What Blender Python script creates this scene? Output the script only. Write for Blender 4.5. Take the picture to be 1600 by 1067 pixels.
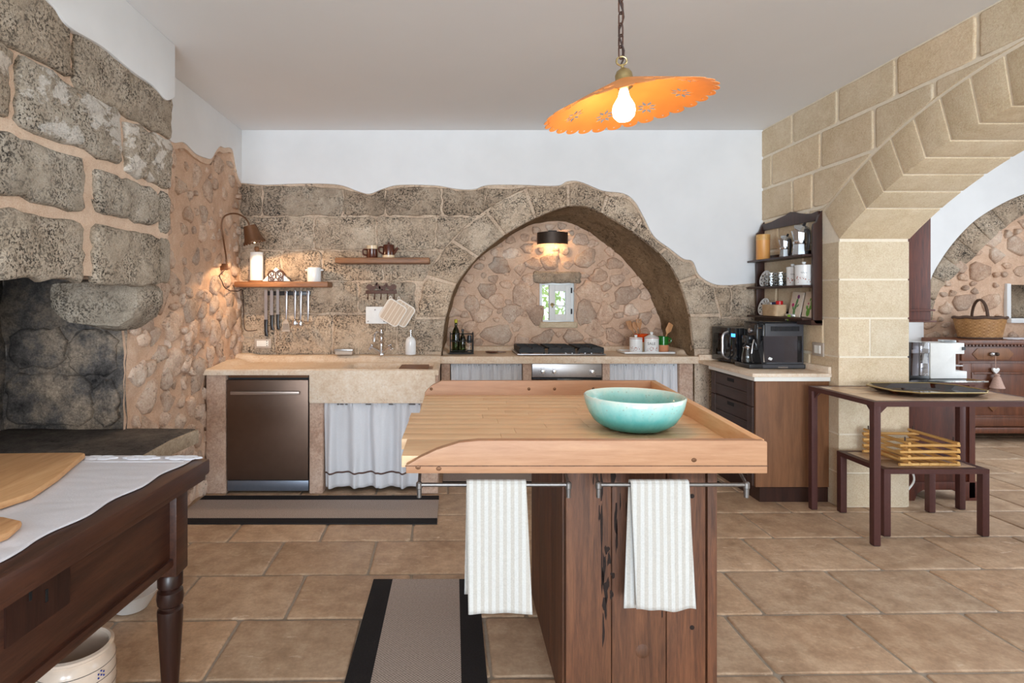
import bpy, bmesh, math, random
from mathutils import Vector, Matrix, noise as mnoise
PI = math.pi
S = bpy.context.scene
COL = S.collection
for o in list(bpy.data.objects): bpy.data.objects.remove(o)

# ------------------------------------------------------------------ camera, world, lights, exposure
FOC, CX, CY, EYE = 889.0, 708.0, 467.0, 1.40
cam = bpy.data.cameras.new('camera'); camo = bpy.data.objects.new('camera', cam); COL.objects.link(camo)
camo.location = (0, 0, EYE); camo.rotation_euler = (PI/2, 0, 0)
cam.lens = FOC*36/1600; cam.sensor_width = 36
cam.shift_x = (800-CX)/1600; cam.shift_y = (CY-533.5)/1600
cam.clip_start = 0.02
S.camera = camo
S.view_settings.view_transform = 'Standard'; S.view_settings.look = 'None'
S.view_settings.gamma = 1; S.view_settings.use_curve_mapping = False
S.view_settings.exposure = 0.0
S.cycles.use_denoising = True
S.cycles.max_bounces = 10; S.cycles.diffuse_bounces = 6
S.cycles.sample_clamp_indirect = 6

world = bpy.data.worlds.new('daylight'); S.world = world; world.use_nodes = True
wb = world.node_tree.nodes['Background']; wb.inputs[0].default_value = (0.86, 0.93, 1.0, 1); wb.inputs[1].default_value = 1.8

def area(name, loc, rot, sx, sy, power, col):
    l = bpy.data.lights.new(name, 'AREA'); l.shape = 'RECTANGLE'; l.size = sx; l.size_y = sy
    l.energy = power; l.color = col
    o = bpy.data.objects.new(name, l); COL.objects.link(o); o.location = loc; o.rotation_euler = rot
    return o
# daylight through the glazed doors behind the camera and the window of the adjoining room
area('daylight_rear_doors', (-1.0, -7.0, 1.3), (PI/2+.8, 0, 0), 6.0, 3.2, 1420, (0.78, 0.89, 1.0))
area('daylight_side_window', (6.95, 2.4, 1.6), (PI/2+.45, 0, PI/2), 3.4, 2.1, 150, (0.80, 0.90, 1.0))

# ------------------------------------------------------------------ helpers
def PX(x, Y): return (x-CX)*Y/FOC
def PZ(y, Y): return EYE+(CY-y)*Y/FOC
def lin(c): return c/12.92 if c <= .04045 else ((c+.055)/1.055)**2.4
def rgb(r, g, b): return (lin(r/255), lin(g/255), lin(b/255), 1)

class MB:
    def __init__(s): s.v = []; s.f = []
    def add(s, vs, fs):
        o = len(s.v); s.v += [tuple(v) for v in vs]; s.f += [tuple(i+o for i in f) for f in fs]; return s
    def box(s, x0, x1, y0, y1, z0, z1):
        return s.add([(x0,y0,z0),(x1,y0,z0),(x1,y1,z0),(x0,y1,z0),(x0,y0,z1),(x1,y0,z1),(x1,y1,z1),(x0,y1,z1)],
                     [(3,2,1,0),(4,5,6,7),(0,1,5,4),(1,2,6,5),(2,3,7,6),(3,0,4,7)])
    def lathe(s, prof, c=(0,0,0), n=24, axis='z', cap0=True, cap1=True, sx=1, sy=1):
        vs = []; k = len(prof)
        for r, h in prof:
            for i in range(n):
                a = 2*PI*i/n; p = (r*math.cos(a)*sx, r*math.sin(a)*sy, h)
                if axis == 'x': p = (p[2], p[0], p[1])
                if axis == 'y': p = (p[0], p[2], p[1])
                vs.append((c[0]+p[0], c[1]+p[1], c[2]+p[2]))
        fs = []
        for j in range(k-1):
            for i in range(n):
                i2 = (i+1) % n; fs.append((j*n+i, j*n+i2, (j+1)*n+i2, (j+1)*n+i))
        if cap0: fs.append(tuple(range(n-1, -1, -1)))
        if cap1: fs.append(tuple((k-1)*n+i for i in range(n)))
        return s.add(vs, fs)
    def tube(s, pts, r, n=8, closed=False):
        pts = [Vector(p) for p in pts]; m = len(pts); vs = []; up = None
        rr = r if isinstance(r, (list, tuple)) else [r]*m
        for i, p in enumerate(pts):
            if closed: t = pts[(i+1) % m]-pts[i-1]
            else: t = pts[min(i+1, m-1)]-pts[max(i-1, 0)]
            if t.length < 1e-9: t = Vector((0,0,1))
            t.normalize()
            if up is None: up = t.orthogonal().normalized()
            up = (up - t*up.dot(t))
            if up.length < 1e-6: up = t.orthogonal()
            up.normalize(); w = t.cross(up)
            for k in range(n):
                a = 2*PI*k/n; vs.append(p+up*(rr[i]*math.cos(a))+w*(rr[i]*math.sin(a)))
        fs = []
        for i in range(m if closed else m-1):
            j = (i+1) % m
            for k in range(n):
                k2 = (k+1) % n; fs.append((i*n+k, i*n+k2, j*n+k2, j*n+k))
        if not closed: fs += [tuple(range(n-1,-1,-1)), tuple((m-1)*n+k for k in range(n))]
        return s.add(vs, fs)
    def prism(s, out, F, d0, d1):
        n = len(out); vs = [F(u, v, d0) for u, v in out]+[F(u, v, d1) for u, v in out]
        return s.add(vs, [tuple(range(n-1,-1,-1)), tuple(range(n, 2*n))]+[(i, (i+1) % n, n+(i+1) % n, n+i) for i in range(n)])
    def grid(s, nu, nv, fn):
        vs = [fn(i/nu, j/nv) for j in range(nv+1) for i in range(nu+1)]
        return s.add(vs, [(j*(nu+1)+i, j*(nu+1)+i+1, (j+1)*(nu+1)+i+1, (j+1)*(nu+1)+i) for j in range(nv) for i in range(nu)])
    def ball(s, c, rx, ry=None, rz=None, n=14, m=9):
        ry = ry or rx; rz = rz or rx
        pr = [(max(.001, math.sin(PI*i/m)), -math.cos(PI*i/m)) for i in range(m+1)]
        o = len(s.v); s.lathe(pr, (0,0,0), n)
        s.v[o:] = [(c[0]+x*rx, c[1]+y*ry, c[2]+z*rz) for x, y, z in s.v[o:]]
        return s
    def xf(s, M, start=0):
        s.v[start:] = [tuple(M @ Vector(v)) for v in s.v[start:]]; return s

def wloc(o):
    p = Vector((0,0,0))
    while o: p = p+Vector(o.location); o = o.parent
    return p
def obj(name, mb, m=None, parent=None, smooth=True, bevel=0, solid=0, sub=0, ang=40, local=False):
    me = bpy.data.meshes.new(name)
    vs = mb.v
    if parent is not None and not local:
        L = wloc(parent); vs = [(v[0]-L.x, v[1]-L.y, v[2]-L.z) for v in vs]
    me.from_pydata(vs, [], mb.f)
    bm = bmesh.new(); bm.from_mesh(me)
    bmesh.ops.recalc_face_normals(bm, faces=bm.faces)
    if bevel:
        es = [e for e in bm.edges if len(e.link_faces) == 2 and e.calc_face_angle(0) > .6]
        bmesh.ops.bevel(bm, geom=es, offset=bevel, segments=2, profile=.6, affect='EDGES', clamp_overlap=True)
    bmesh.ops.triangulate(bm, faces=[f for f in bm.faces if len(f.verts) > 8])
    bm.to_mesh(me); bm.free()
    if smooth:
        me.shade_smooth() if hasattr(me, 'shade_smooth') else None
        try: me.set_sharp_from_angle(angle=math.radians(ang))
        except Exception: pass
    if m: me.materials.append(m)
    o = bpy.data.objects.new(name, me); COL.objects.link(o)
    if parent is not None: o.parent = parent
    if solid:
        md = o.modifiers.new('thickness', 'SOLIDIFY'); md.thickness = solid; md.offset = 0
    if sub:
        md = o.modifiers.new('smooth', 'SUBSURF'); md.levels = sub; md.render_levels = sub
    return o
def tag(o, label, cat, group=None):
    o['label'] = label; o['category'] = cat
    if group: o['group'] = group
    return o
def thing(name, label, cat, loc=(0,0,0), group=None, rz=0):
    o = bpy.data.objects.new(name, None); COL.objects.link(o); o.location = loc; o.rotation_euler = (0,0,rz)
    o.empty_display_size = .05
    return tag(o, label, cat, group)
def struct(o): o['kind'] = 'structure'; return o
def plab(o, label): o['label'] = label; return o
def bx(*a): return MB().box(*a)
def nz(x, y=0, z=0): return mnoise.noise(Vector((x, y, z)))
def arcpts(c, r, a0, a1, n, f=lambda u, v: (u, v)):
    return [f(c[0]+r*math.cos(a0+(a1-a0)*i/n), c[1]+r*math.sin(a0+(a1-a0)*i/n)) for i in range(n+1)]
def smooth_pts(pts, n=6):
    P = [Vector(p) for p in pts]; out = []
    for i in range(len(P)-1):
        a, b, c, d = P[max(i-1,0)], P[i], P[i+1], P[min(i+2, len(P)-1)]
        for k in range(n):
            t = k/n; out.append(.5*((2*b)+(c-a)*t+(2*a-5*b+4*c-d)*t*t+(3*b-a-3*c+d)*t**3))
    out.append(P[-1]); return out

# ------------------------------------------------------------------ materials
class NT:
    def __init__(s, name):
        s.m = bpy.data.materials.new(name); s.m.use_nodes = True; s.t = s.m.node_tree
        s.b = s.t.nodes['Principled BSDF']; s.pos = None
    def n(s, ty, **kw):
        x = s.t.nodes.new(ty)
        for k, v in kw.items(): setattr(x, k, v)
        return x
    def l(s, a, b): s.t.links.new(a, b)
    def setin(s, sock, v):
        if isinstance(v, bpy.types.NodeSocket): s.l(v, sock)
        else: sock.default_value = v
    def vec(s, sc=(1,1,1), obj=False):
        if obj: p = s.n('ShaderNodeTexCoord').outputs['Object']
        else: p = s.n('ShaderNodeNewGeometry').outputs['Position']
        mp = s.n('ShaderNodeMapping'); s.l(p, mp.inputs[0]); mp.inputs['Scale'].default_value = sc
        return mp.outputs[0]
    def noise(s, scale, detail=4, rough=.6, vec=None, dist=0):
        x = s.n('ShaderNodeTexNoise'); x.inputs['Scale'].default_value = scale; x.inputs['Detail'].default_value = detail
        x.inputs['Roughness'].default_value = rough; x.inputs['Distortion'].default_value = dist
        s.l(vec or s.vec(), x.inputs['Vector']); return x.outputs[0]
    def voro(s, scale, vec=None, feat='F1'):
        x = s.n('ShaderNodeTexVoronoi', feature=feat); x.inputs['Scale'].default_value = scale
        s.l(vec or s.vec(), x.inputs['Vector']); return x.outputs['Distance']
    def ramp(s, fac, stops, interp='LINEAR'):
        x = s.n('ShaderNodeValToRGB'); cr = x.color_ramp; cr.interpolation = interp
        while len(cr.elements) < len(stops): cr.elements.new(.5)
        for e, (p, c) in zip(cr.elements, stops):
            e.position = p; e.color = c if not isinstance(c, (int, float)) else (c, c, c, 1)
        s.l(fac, x.inputs[0]); return x.outputs[0]
    def mix(s, fac, a, b, mode='MIX'):
        x = s.n('ShaderNodeMix', data_type='RGBA', blend_type=mode)
        s.setin(x.inputs[0], fac); s.setin(x.inputs[6], a); s.setin(x.inputs[7], b); return x.outputs[2]
    def math(s, op, a, b=0):
        x = s.n('ShaderNodeMath', operation=op); s.setin(x.inputs[0], a); s.setin(x.inputs[1], b); return x.outputs[0]
    def rand(s): return s.n('ShaderNodeObjectInfo').outputs['Random']
    def ocol(s): return s.n('ShaderNodeObjectInfo').outputs['Color']
    def bump(s, h, st=.5, d=.01):
        x = s.n('ShaderNodeBump'); x.inputs['Strength'].default_value = st; x.inputs['Distance'].default_value = d
        s.l(h, x.inputs['Height']); s.l(x.outputs[0], s.b.inputs['Normal'])
    def out(s, col=None, rough=.6, metal=0, spec=.5):
        if col is not None: s.setin(s.b.inputs['Base Color'], col)
        s.setin(s.b.inputs['Roughness'], rough); s.b.inputs['Metallic'].default_value = metal
        s.b.inputs['Specular IOR Level'].default_value = spec
        return s.m

def plain(name, c, rough=.5, metal=0, var=.08, scale=30, bump=0, spec=.5):
    k = NT(name); c2 = tuple(max(0, x*(1-var)) for x in c[:3])+(1,); c3 = tuple(min(1, x*(1+var)) for x in c[:3])+(1,)
    nn = k.noise(scale, 3); col = k.ramp(nn, [(.3, c2), (.7, c3)])
    if bump: k.bump(nn, bump, .004)
    return k.out(col, rough, metal, spec)
def glassy(name, c, rough=.03, ior=1.45, alpha=None):
    k = NT(name); k.b.inputs['Transmission Weight'].default_value = 1; k.b.inputs['IOR'].default_value = ior
    return k.out(c, rough)
def glow(name, c, st):
    k = NT(name); k.b.inputs['Emission Color'].default_value = c; k.b.inputs['Emission Strength'].default_value = st
    return k.out(c, .4)
def wood(name, dark, mid, light, axis='x', rough=.5, sc=1.0, bump=.15, knots=True):
    k = NT(name); a, b = 1.2*sc, 14*sc
    v = k.vec({'x': (a,b,b), 'y': (b,a,b), 'z': (b,b,a)}[axis])
    g = k.noise(1.6, 6, .62, v, 1.2); fine = k.noise(9, 4, .7, v)
    col = k.ramp(g, [(.28, dark), (.48, mid), (.72, light)])
    col = k.mix(.35, col, k.ramp(fine, [(.3, dark), (.65, light)]), 'MULTIPLY' if False else 'MIX')
    col = k.mix(.5, col, k.ramp(k.noise(1.4, 3), [(.35, dark), (.65, light)]), 'SOFT_LIGHT')
    rr = k.math('MULTIPLY', k.rand(), .5)
    col = k.mix(rr, col, k.mix(.5, col, mid), 'MIX')
    k.bump(fine, bump, .004)
    return k.out(col, rough)

def old_stone(name, base, dark, pale, spot, spot_amt=.5, grain=60, bump=.9, rough=.92, tint=True, wash=None):
    """porous stone: broad mottling, fine grain, dark pits that crowd in patches, a few pale ones"""
    k = NT(name)
    big = k.noise(3.2, 6, .68, None, .4); med = k.noise(17, 8, .78); fin = k.noise(grain*2.2, 3, .7)
    col = k.ramp(big, [(.32, dark), (.5, base), (.68, pale)])
    col = k.mix(.42, col, k.ramp(med, [(.36, dark), (.5, base), (.64, pale)]))
    col = k.mix(.38, col, k.ramp(fin, [(.3, .22), (.5, .5), (.7, .78)]), 'OVERLAY')
    patch = k.ramp(k.noise(3.9, 5, .72, k.vec((1,1.1,1.2))), [(.40, .12), (.62, 1)])
    pit = k.ramp(k.noise(grain*1.15, 3, .62), [(.64-.10*spot_amt, 0), (.72-.10*spot_amt, 1)])
    pit2 = k.ramp(k.noise(grain*.42, 5, .7), [(.66-.07*spot_amt, 0), (.72-.07*spot_amt, 1)])
    p = k.math('MULTIPLY', k.math('MAXIMUM', pit, pit2), k.math('MULTIPLY', patch, min(1, .45+.55*spot_amt)))
    col = k.mix(p, col, spot)
    lite = k.ramp(k.noise(grain*.8, 4, .7, k.vec((1.1,.9,1))), [(.60, 0), (.70, 1)])
    col = k.mix(k.math('MULTIPLY', lite, .35), col, pale)
    if wash:
        w = k.ramp(k.noise(5.5, 8, .72, k.vec((1,1,1.6)), .5), [(.50, 0), (.55, 1)])
        col = k.mix(k.math('MULTIPLY', w, .85), col, wash)
        w2 = k.ramp(k.noise(4.4, 4, .6, k.vec((1.3,1,1))), [(.66, 0), (.70, 1)]); col = k.mix(k.math('MULTIPLY', w2, .7), col, rgb(196,150,100))
    if tint: col = k.mix(1, col, k.ocol(), 'MULTIPLY')
    h = k.math('ADD', k.math('MULTIPLY', med, .9), k.math('MULTIPLY', fin, .35))
    h = k.math('SUBTRACT', h, k.math('MULTIPLY', p, .5))
    k.bump(h, bump, .012)
    return k.out(col, rough, 0, .2)

M = {}
M['plaster'] = plain('white_plaster', (.76,.76,.76,1), .9, var=.03, scale=3, bump=.12, spec=.2)
M['ceiling'] = plain('ceiling_paint', (.86,.86,.86,1), .9, var=.01, scale=2, spec=.2)
M['stone'] = old_stone('weathered_tufa', rgb(194,172,148), rgb(156,138,120), rgb(222,204,182), rgb(62,57,53), 1.3, 78, .9)
M['stone_hood'] = old_stone('hood_tufa', rgb(184,169,150), rgb(148,134,118), rgb(212,200,184), rgb(74,67,60), 1.2, 84, 1.0)
M['hood_wash'] = old_stone('limewashed_tufa', rgb(184,168,148), rgb(146,130,114), rgb(212,200,184), rgb(74,67,60), 1.0, 84, 1.0, wash=rgb(232,222,210))
M['wall_joint'] = old_stone('wall_joint_mortar', rgb(208,184,160), rgb(176,152,130), rgb(226,206,184), rgb(96,86,78), .7, 58, .8, .95, False)
M['rubble'] = old_stone('rubble_stone', rgb(206,174,150), rgb(172,140,120), rgb(232,212,192), rgb(140,104,86), .35, 34, .9)
M['rubble_grey'] = old_stone('field_stone', rgb(208,180,158), rgb(176,146,126), rgb(230,210,192), rgb(116,98,88), .55, 36, 1.0)
M['mortar'] = old_stone('pink_lime_mortar', rgb(212,178,152), rgb(194,158,132), rgb(228,200,176), rgb(164,126,104), .2, 80, .6, .95, False)
M['joint'] = old_stone('pale_lime_mortar', rgb(220,192,168), rgb(204,174,150), rgb(232,210,188), rgb(176,148,124), .2, 80, .5, .95, False)
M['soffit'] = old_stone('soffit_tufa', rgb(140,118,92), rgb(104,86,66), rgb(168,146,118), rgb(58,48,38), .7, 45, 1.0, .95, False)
M['lime'] = old_stone('cut_limestone', rgb(214,194,164), rgb(202,180,148), rgb(226,208,182), rgb(184,158,124), .2, 60, .3)
M['limejoint'] = plain('limestone_joint', rgb(234,222,202), .95, var=.05, scale=40, bump=.2, spec=.2)
def soot_shade_stone():
    k = NT('soot_and_shade_stone'); g = k.noise(4, 6, .7); f = k.noise(40, 4, .7)
    col = k.ramp(g, [(.3, rgb(44,42,42)), (.44, rgb(100,94,90)), (.57, rgb(150,134,118)), (.72, rgb(186,164,142))])
    v = k.n('ShaderNodeSeparateXYZ'); k.l(k.n('ShaderNodeNewGeometry').outputs['Position'], v.inputs[0])
    # soot with throat shade painted in: thick in throat and back, ragged towards jamb
    zz = k.math('ADD', k.math('MULTIPLY', v.outputs[2], 1.0), k.math('MULTIPLY', g, .7))
    xx = k.math('MULTIPLY', v.outputs[0], -1.0)
    s1 = k.math('ADD', k.math('MULTIPLY', zz, .8), k.math('MULTIPLY', xx, .9))
    soot = k.ramp(k.math('MULTIPLY', s1, .25), [(.80, 0), (.95, 1)])
    col = k.mix(.6, col, k.ramp(k.noise(90, 4, .75), [(.3, .15), (.7, .85)]), 'OVERLAY'); col = k.mix(k.math('MULTIPLY', k.ramp(k.noise(22, 6, .75), [(.5, 0), (.62, 1)]), .5), col, rgb(60,56,54)); col = k.mix(soot, col, rgb(16,15,15)); k.bump(k.math('ADD', g, k.math('MULTIPLY', f, .4)), .8, .015)
    return k.out(col, .95, 0, .1)
M['soot'] = soot_shade_stone()
M['hearth'] = old_stone('hearth_slab_stone', rgb(92,86,82), rgb(58,54,54), rgb(122,114,106), rgb(38,36,36), .5, 40, .4, .85, False)
M['hearth_edge'] = old_stone('hearth_edge_stone', rgb(176,160,140), rgb(140,124,104), rgb(206,192,172), rgb(110,98,82), .3, 40, .5, .9, False)

def floor_tile_mat():
    k = NT('worn_limestone_tile'); g = k.noise(2.6, 5, .6); m_ = k.noise(11, 5, .65); f = k.noise(60, 3, .7)
    col = k.ramp(g, [(.3, rgb(150,122,96)), (.5, rgb(184,154,126)), (.7, rgb(208,180,152))])
    col = k.mix(.5, col, k.ramp(m_, [(.32, rgb(146,116,92)), (.5, rgb(184,154,126)), (.66, rgb(212,186,158))]))
    col = k.mix(.25, col, k.ramp(f, [(.3, .25), (.7, .75)]), 'OVERLAY')
    wear = k.ramp(k.noise(7, 7, .78, k.vec((1,3,1)), .6), [(.60, 0), (.68, 1)])
    col = k.mix(k.math('MULTIPLY', wear, .75), col, rgb(226,206,182))
    col = k.mix(1, col, k.ocol(), 'MULTIPLY')
    k.bump(k.math('ADD', m_, k.math('MULTIPLY', f, .2)), .22, .006)
    return k.out(col, k.ramp(m_, [(.3, .42), (.7, .6)]), 0, .4)
M['tile'] = floor_tile_mat()
M['grout'] = plain('grey_grout', rgb(160,148,134), .95, var=.1, scale=60, bump=.3)
M['pine'] = wood('pale_pine', rgb(164,124,94), rgb(182,143,113), rgb(198,162,132), 'x', .5, 1.0, .06)
M['pine_y'] = wood('pale_pine_across', rgb(204,154,114), rgb(218,174,134), rgb(232,196,158), 'y', .5, 1.0, .06)
M['pine_top'] = wood('board_pine', rgb(216,172,132), rgb(230,194,158), rgb(240,214,184), 'x', .42, .8, .06)
M['old_dark'] = wood('old_dark_timber', rgb(54,32,22), rgb(108,71,48), rgb(150,106,74), 'z', .62, 1.0, .5)
M['mahog'] = wood('stained_table_wood', rgb(40,22,16), rgb(78,46,33), rgb(108,70,50), 'y', .38, 1.0, .15)
M['mahog_z'] = wood('stained_leg_wood', rgb(34,18,14), rgb(58,33,26), rgb(82,50,38), 'z', .32, 1.0, .1)
M['walnut'] = wood('walnut_panel', rgb(98,66,44), rgb(132,94,64), rgb(158,116,82), 'z', .5, .6, .08)
M['drawer'] = wood('dark_drawer_wood', rgb(44,28,22), rgb(74,50,40), rgb(96,68,54), 'y', .55, 1.0, .25)
M['shelfwood'] = wood('olive_shelf_wood', rgb(84,54,34), rgb(138,97,64), rgb(180,138,98), 'x', .5, 1.0, .15)
M['rackwood'] = wood('rack_mahogany', rgb(36,20,16), rgb(66,38,30), rgb(88,54,42), 'z', .38, 1.0, .08)
M['sideboard'] = wood('sideboard_walnut', rgb(78,46,32), rgb(116,74,52), rgb(144,96,68), 'z', .42, 1.0, .08)
M['board'] = wood('chopping_board_wood', rgb(180,136,96), rgb(204,162,120), rgb(220,184,144), 'y', .6, 1.0, .12)
M['spoonwood'] = wood('spoon_wood', rgb(140,96,60), rgb(176,130,88), rgb(204,164,120), 'z', .6, 1.0, .05)
M['bamboo'] = wood('bamboo_cane', rgb(160,112,58), rgb(202,158,98), rgb(226,190,134), 'y', .45, 1.0, .08)
M['bamboo_x'] = wood('bamboo_cane_across', rgb(160,112,58), rgb(202,158,98), rgb(226,190,134), 'x', .45, 1.0, .08)
M['bambooz'] = wood('bamboo_tube', rgb(190,130,72), rgb(214,156,94), rgb(228,178,118), 'z', .4, .7, .04)
M['castone'] = old_stone('counter_stone', rgb(226,205,182), rgb(210,182,152), rgb(236,221,202), rgb(176,140,108), .25, 34, .25, .55, False)
M['pillar'] = old_stone('pink_cement_render', rgb(192,162,142), rgb(166,132,112), rgb(212,188,170), rgb(150,108,84), .15, 30, .3, .9, False)
M['steel_dark'] = plain('dark_brushed_steel', rgb(112,92,80), .38, .85, .05, 12)
M['steel'] = plain('brushed_steel', rgb(176,172,172), .3, .9, .05, 20)
M['steel_blue'] = plain('plinth_steel', rgb(128,136,150), .35, .7, .05, 20)
M['chrome'] = plain('chrome', (.70,.70,.72,1), .2, 1, .02)
M['iron_grey'] = plain('raw_iron_rod', rgb(138,134,132), .4, .9, .1, 60)
M['black'] = plain('black_plastic', (.016,.016,.018,1), .3, 0, .1)
M['blackmatt'] = plain('black_cast_iron', (.02,.02,.021,1), .6, .2, .15)
M['gloss_black'] = plain('gloss_black', (.012,.012,.014,1), .06, 0, .05)
M['grey_plastic'] = plain('charcoal_plastic', rgb(70,70,74), .45, 0, .05)
M['rust'] = plain('rust_brown_iron', rgb(84,56,44), .55, .3, .15, 60)
M['console'] = plain('oxide_painted_iron', rgb(82,48,44), .5, .2, .08, 60)
M['bronze'] = plain('bronze_lamp_metal', rgb(110,74,48), .45, .5, .15, 40)
M['darkbronze'] = plain('dark_bronze_metal', rgb(70,56,46), .5, .5, .15, 40)
M['brass'] = plain('aged_brass', rgb(178,158,112), .35, .9, .1, 60)
M['orange'] = plain('orange_enamel', rgb(226,140,66), .5, 0, .12, 6)
M['white'] = plain('white_ceramic', (.80,.80,.79,1), .18, 0, .02)
M['whitematt'] = plain('white_paint', (.78,.78,.76,1), .5, 0, .03)
M['paper'] = plain('white_paper', (.82,.81,.79,1), .95, 0, .03, 80, .1)
M['offwhite'] = plain('ivory_plastic', rgb(236,234,226), .3, 0, .02)
M['taupe'] = plain('taupe_plate', rgb(178,164,150), .5, 0, .05)
M['brownglaze'] = plain('brown_glaze', rgb(84,42,28), .2, 0, .15, 30)
M['creamglaze'] = plain('cream_glaze', rgb(226,200,164), .25, 0, .06, 30)
M['terracotta'] = plain('terracotta', rgb(204,136,98), .8, 0, .1, 40)
M['green'] = plain('green_glaze', rgb(28,104,34), .15, 0, .15, 30)
M['redorange'] = plain('orange_glaze', rgb(206,72,20), .15, 0, .1, 30)
M['glass'] = glassy('clear_glass', (.96,.98,.98,1))
M['smoke'] = glassy('smoked_glass', (.42,.42,.48,1), .05)
M['bottle'] = glassy('dark_green_glass', (.06,.09,.03,1), .05)
M['yellowcap'] = plain('yellow_cap', rgb(176,168,30), .5)
M['blue_led'] = glow('blue_display', (.05,.3,1,1), 3)
M['red'] = plain('red_cap', rgb(190,22,26), .35)
M['navy'] = plain('navy_cap', rgb(30,36,80), .4)
M['lime_green'] = plain('green_foil', rgb(150,196,70), .3, .6)
M['foil'] = plain('silver_foil', rgb(200,206,212), .25, .9, .1, 80)
M['cord'] = plain('brown_cord', rgb(60,40,32), .7)
M['hole'] = plain('dark_recess', (.008,.007,.007,1), .9)
M['blueprint'] = plain('cobalt_mark', rgb(40,56,140), .5)
M['redprint'] = plain('red_brown_mark', rgb(168,88,70), .6)
M['greyprint'] = plain('grey_lettering', rgb(96,92,90), .6)
M['ink'] = plain('dark_marking', rgb(40,38,38), .6)
M['pink'] = plain('pink_cactus_flower', rgb(190,52,110), .7)
M['purple'] = plain('purple_cactus_flower', rgb(122,56,110), .7)
M['cactus'] = plain('cactus_green_print', rgb(96,138,86), .7, 0, .3, 90)
M['cactus2'] = plain('cactus_bright_green_print', rgb(104,160,60), .7, 0, .3, 90)
M['palewood'] = plain('whitewashed_panel', rgb(222,208,190), .8, 0, .06, 40)
M['string'] = plain('mauve_tassel_thread', rgb(196,164,150), .9, 0, .15, 120, .5)
M['leaf'] = plain('garden_leaf', rgb(168,196,120), .6, 0, .2, 20)

def fabric(name, c, c2=None, sc=900, stripe=None, rough=.95):
    k = NT(name); col = k.mix(.5, c, k.ramp(k.noise(5, 3), [(.3, tuple(x*.9 for x in c[:3])+(1,)), (.7, c)]))
    w = k.noise(220, 2, .5)
    if stripe:
        ax, per, duty, off = stripe
        sp = k.n('ShaderNodeSeparateXYZ'); k.l(k.n('ShaderNodeTexCoord').outputs['Object'], sp.inputs[0])
        fr = k.math('FRACT', k.math('ADD', k.math('DIVIDE', sp.outputs[ax], per), off))
        col = k.mix(k.math('LESS_THAN', fr, duty), col, c2)
    col = k.mix(.12, col, k.ramp(w, [(.3, .2), (.7, .8)]), 'OVERLAY')
    k.bump(w, .25, .002); k.b.inputs['Sheen Weight'].default_value = .1
    return k.out(col, rough, 0, .15)
M['curtain'] = fabric('linen_curtain', rgb(216,216,219))
M['curtain_stripe'] = fabric('brown_curtain_braid', rgb(96,70,62))
M['towel'] = fabric('striped_tea_towel', rgb(203,201,197), rgb(187,181,173), stripe=(0, .0235, .5, .1))
M['cloth'] = fabric('white_linen_cloth', rgb(222,220,226))
M['lace'] = fabric('white_cutwork', rgb(232,232,238))
M['pot_holder'] = fabric('beige_potholder', rgb(208,186,164), rgb(234,222,208), stripe=(0, .034, .12, .3))
M['edging'] = fabric('white_edging', rgb(236,228,218))
def rugmat(name, a, b, sc=260):
    k = NT(name); v = k.vec((1,1,1))
    c = k.n('ShaderNodeTexChecker'); k.l(v, c.inputs[0]); c.inputs['Scale'].default_value = sc
    c.inputs[1].default_value = a; c.inputs[2].default_value = b
    f = k.noise(120, 3, .7); col = k.mix(.35, c.outputs[0], k.ramp(f, [(.35, a), (.65, b)]))
    k.bump(c.outputs[1], .3, .002); return k.out(col, .9, 0, .15)
M['rug'] = rugmat('woven_taupe_vinyl', rgb(200,184,174), rgb(132,120,112), 150)
M['rugb'] = rugmat('woven_black_vinyl', rgb(52,49,50), rgb(34,32,33))
def basketmat(name, a, b, fz=90, fa=60):
    k = NT(name); w = k.n('ShaderNodeTexWave', wave_type='BANDS', bands_direction='Z'); w.inputs['Scale'].default_value = fz*.3
    w.inputs['Distortion'].default_value = 1.5; k.l(k.vec(), w.inputs[0])
    col = k.ramp(w.outputs[1], [(.2, a), (.8, b)]); col = k.mix(.4, col, k.ramp(k.noise(30, 3), [(.3, a), (.7, b)]))
    return k.out(col, .6)
M['wicker'] = basketmat('wicker_basket', rgb(120,78,40), rgb(190,142,86))
M['seagrass'] = basketmat('seagrass_basket', rgb(168,136,100), rgb(212,184,148))
M['wickerdark'] = plain('dark_wicker', rgb(78,54,40), .7, 0, .2, 60, .4)
def bowl_mat():
    k = NT('turquoise_reactive_glaze'); v = k.n('ShaderNodeSeparateXYZ'); k.l(k.n('ShaderNodeTexCoord').outputs['Object'], v.inputs[0])
    f = k.noise(26, 5, .7, k.vec((1,1,.5))); z = k.math('ADD', v.outputs[2], k.math('MULTIPLY', k.math('SUBTRACT', f, .5), .05))
    col = k.ramp(k.math('MULTIPLY', z, 8), [(.05, rgb(56,150,154)), (.4, rgb(98,190,190)), (.75, rgb(164,216,210)), (.93, rgb(210,224,212))])
    sp = k.ramp(k.voro(70, k.vec()), [(.12, 1), (.25, 0)]); bd = k.ramp(k.math('MULTIPLY', v.outputs[2], 8), [(.5, 0), (.62, 1), (.8, 1), (.9, .2)])
    col = k.mix(k.math('MULTIPLY', k.math('MULTIPLY', sp, bd), .55), col, rgb(150,160,140))
    return k.out(col, .12, 0, .6)
M['bowl'] = bowl_mat()
def tray_mat():
    k = NT('tortoiseshell_lacquer'); f = k.noise(7, 5, .6, None, 1)
    return k.out(k.ramp(f, [(.5, rgb(26,14,10)), (.62, rgb(70,28,12)), (.75, rgb(176,84,24))]), .06)
M['tray'] = tray_mat()
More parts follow.
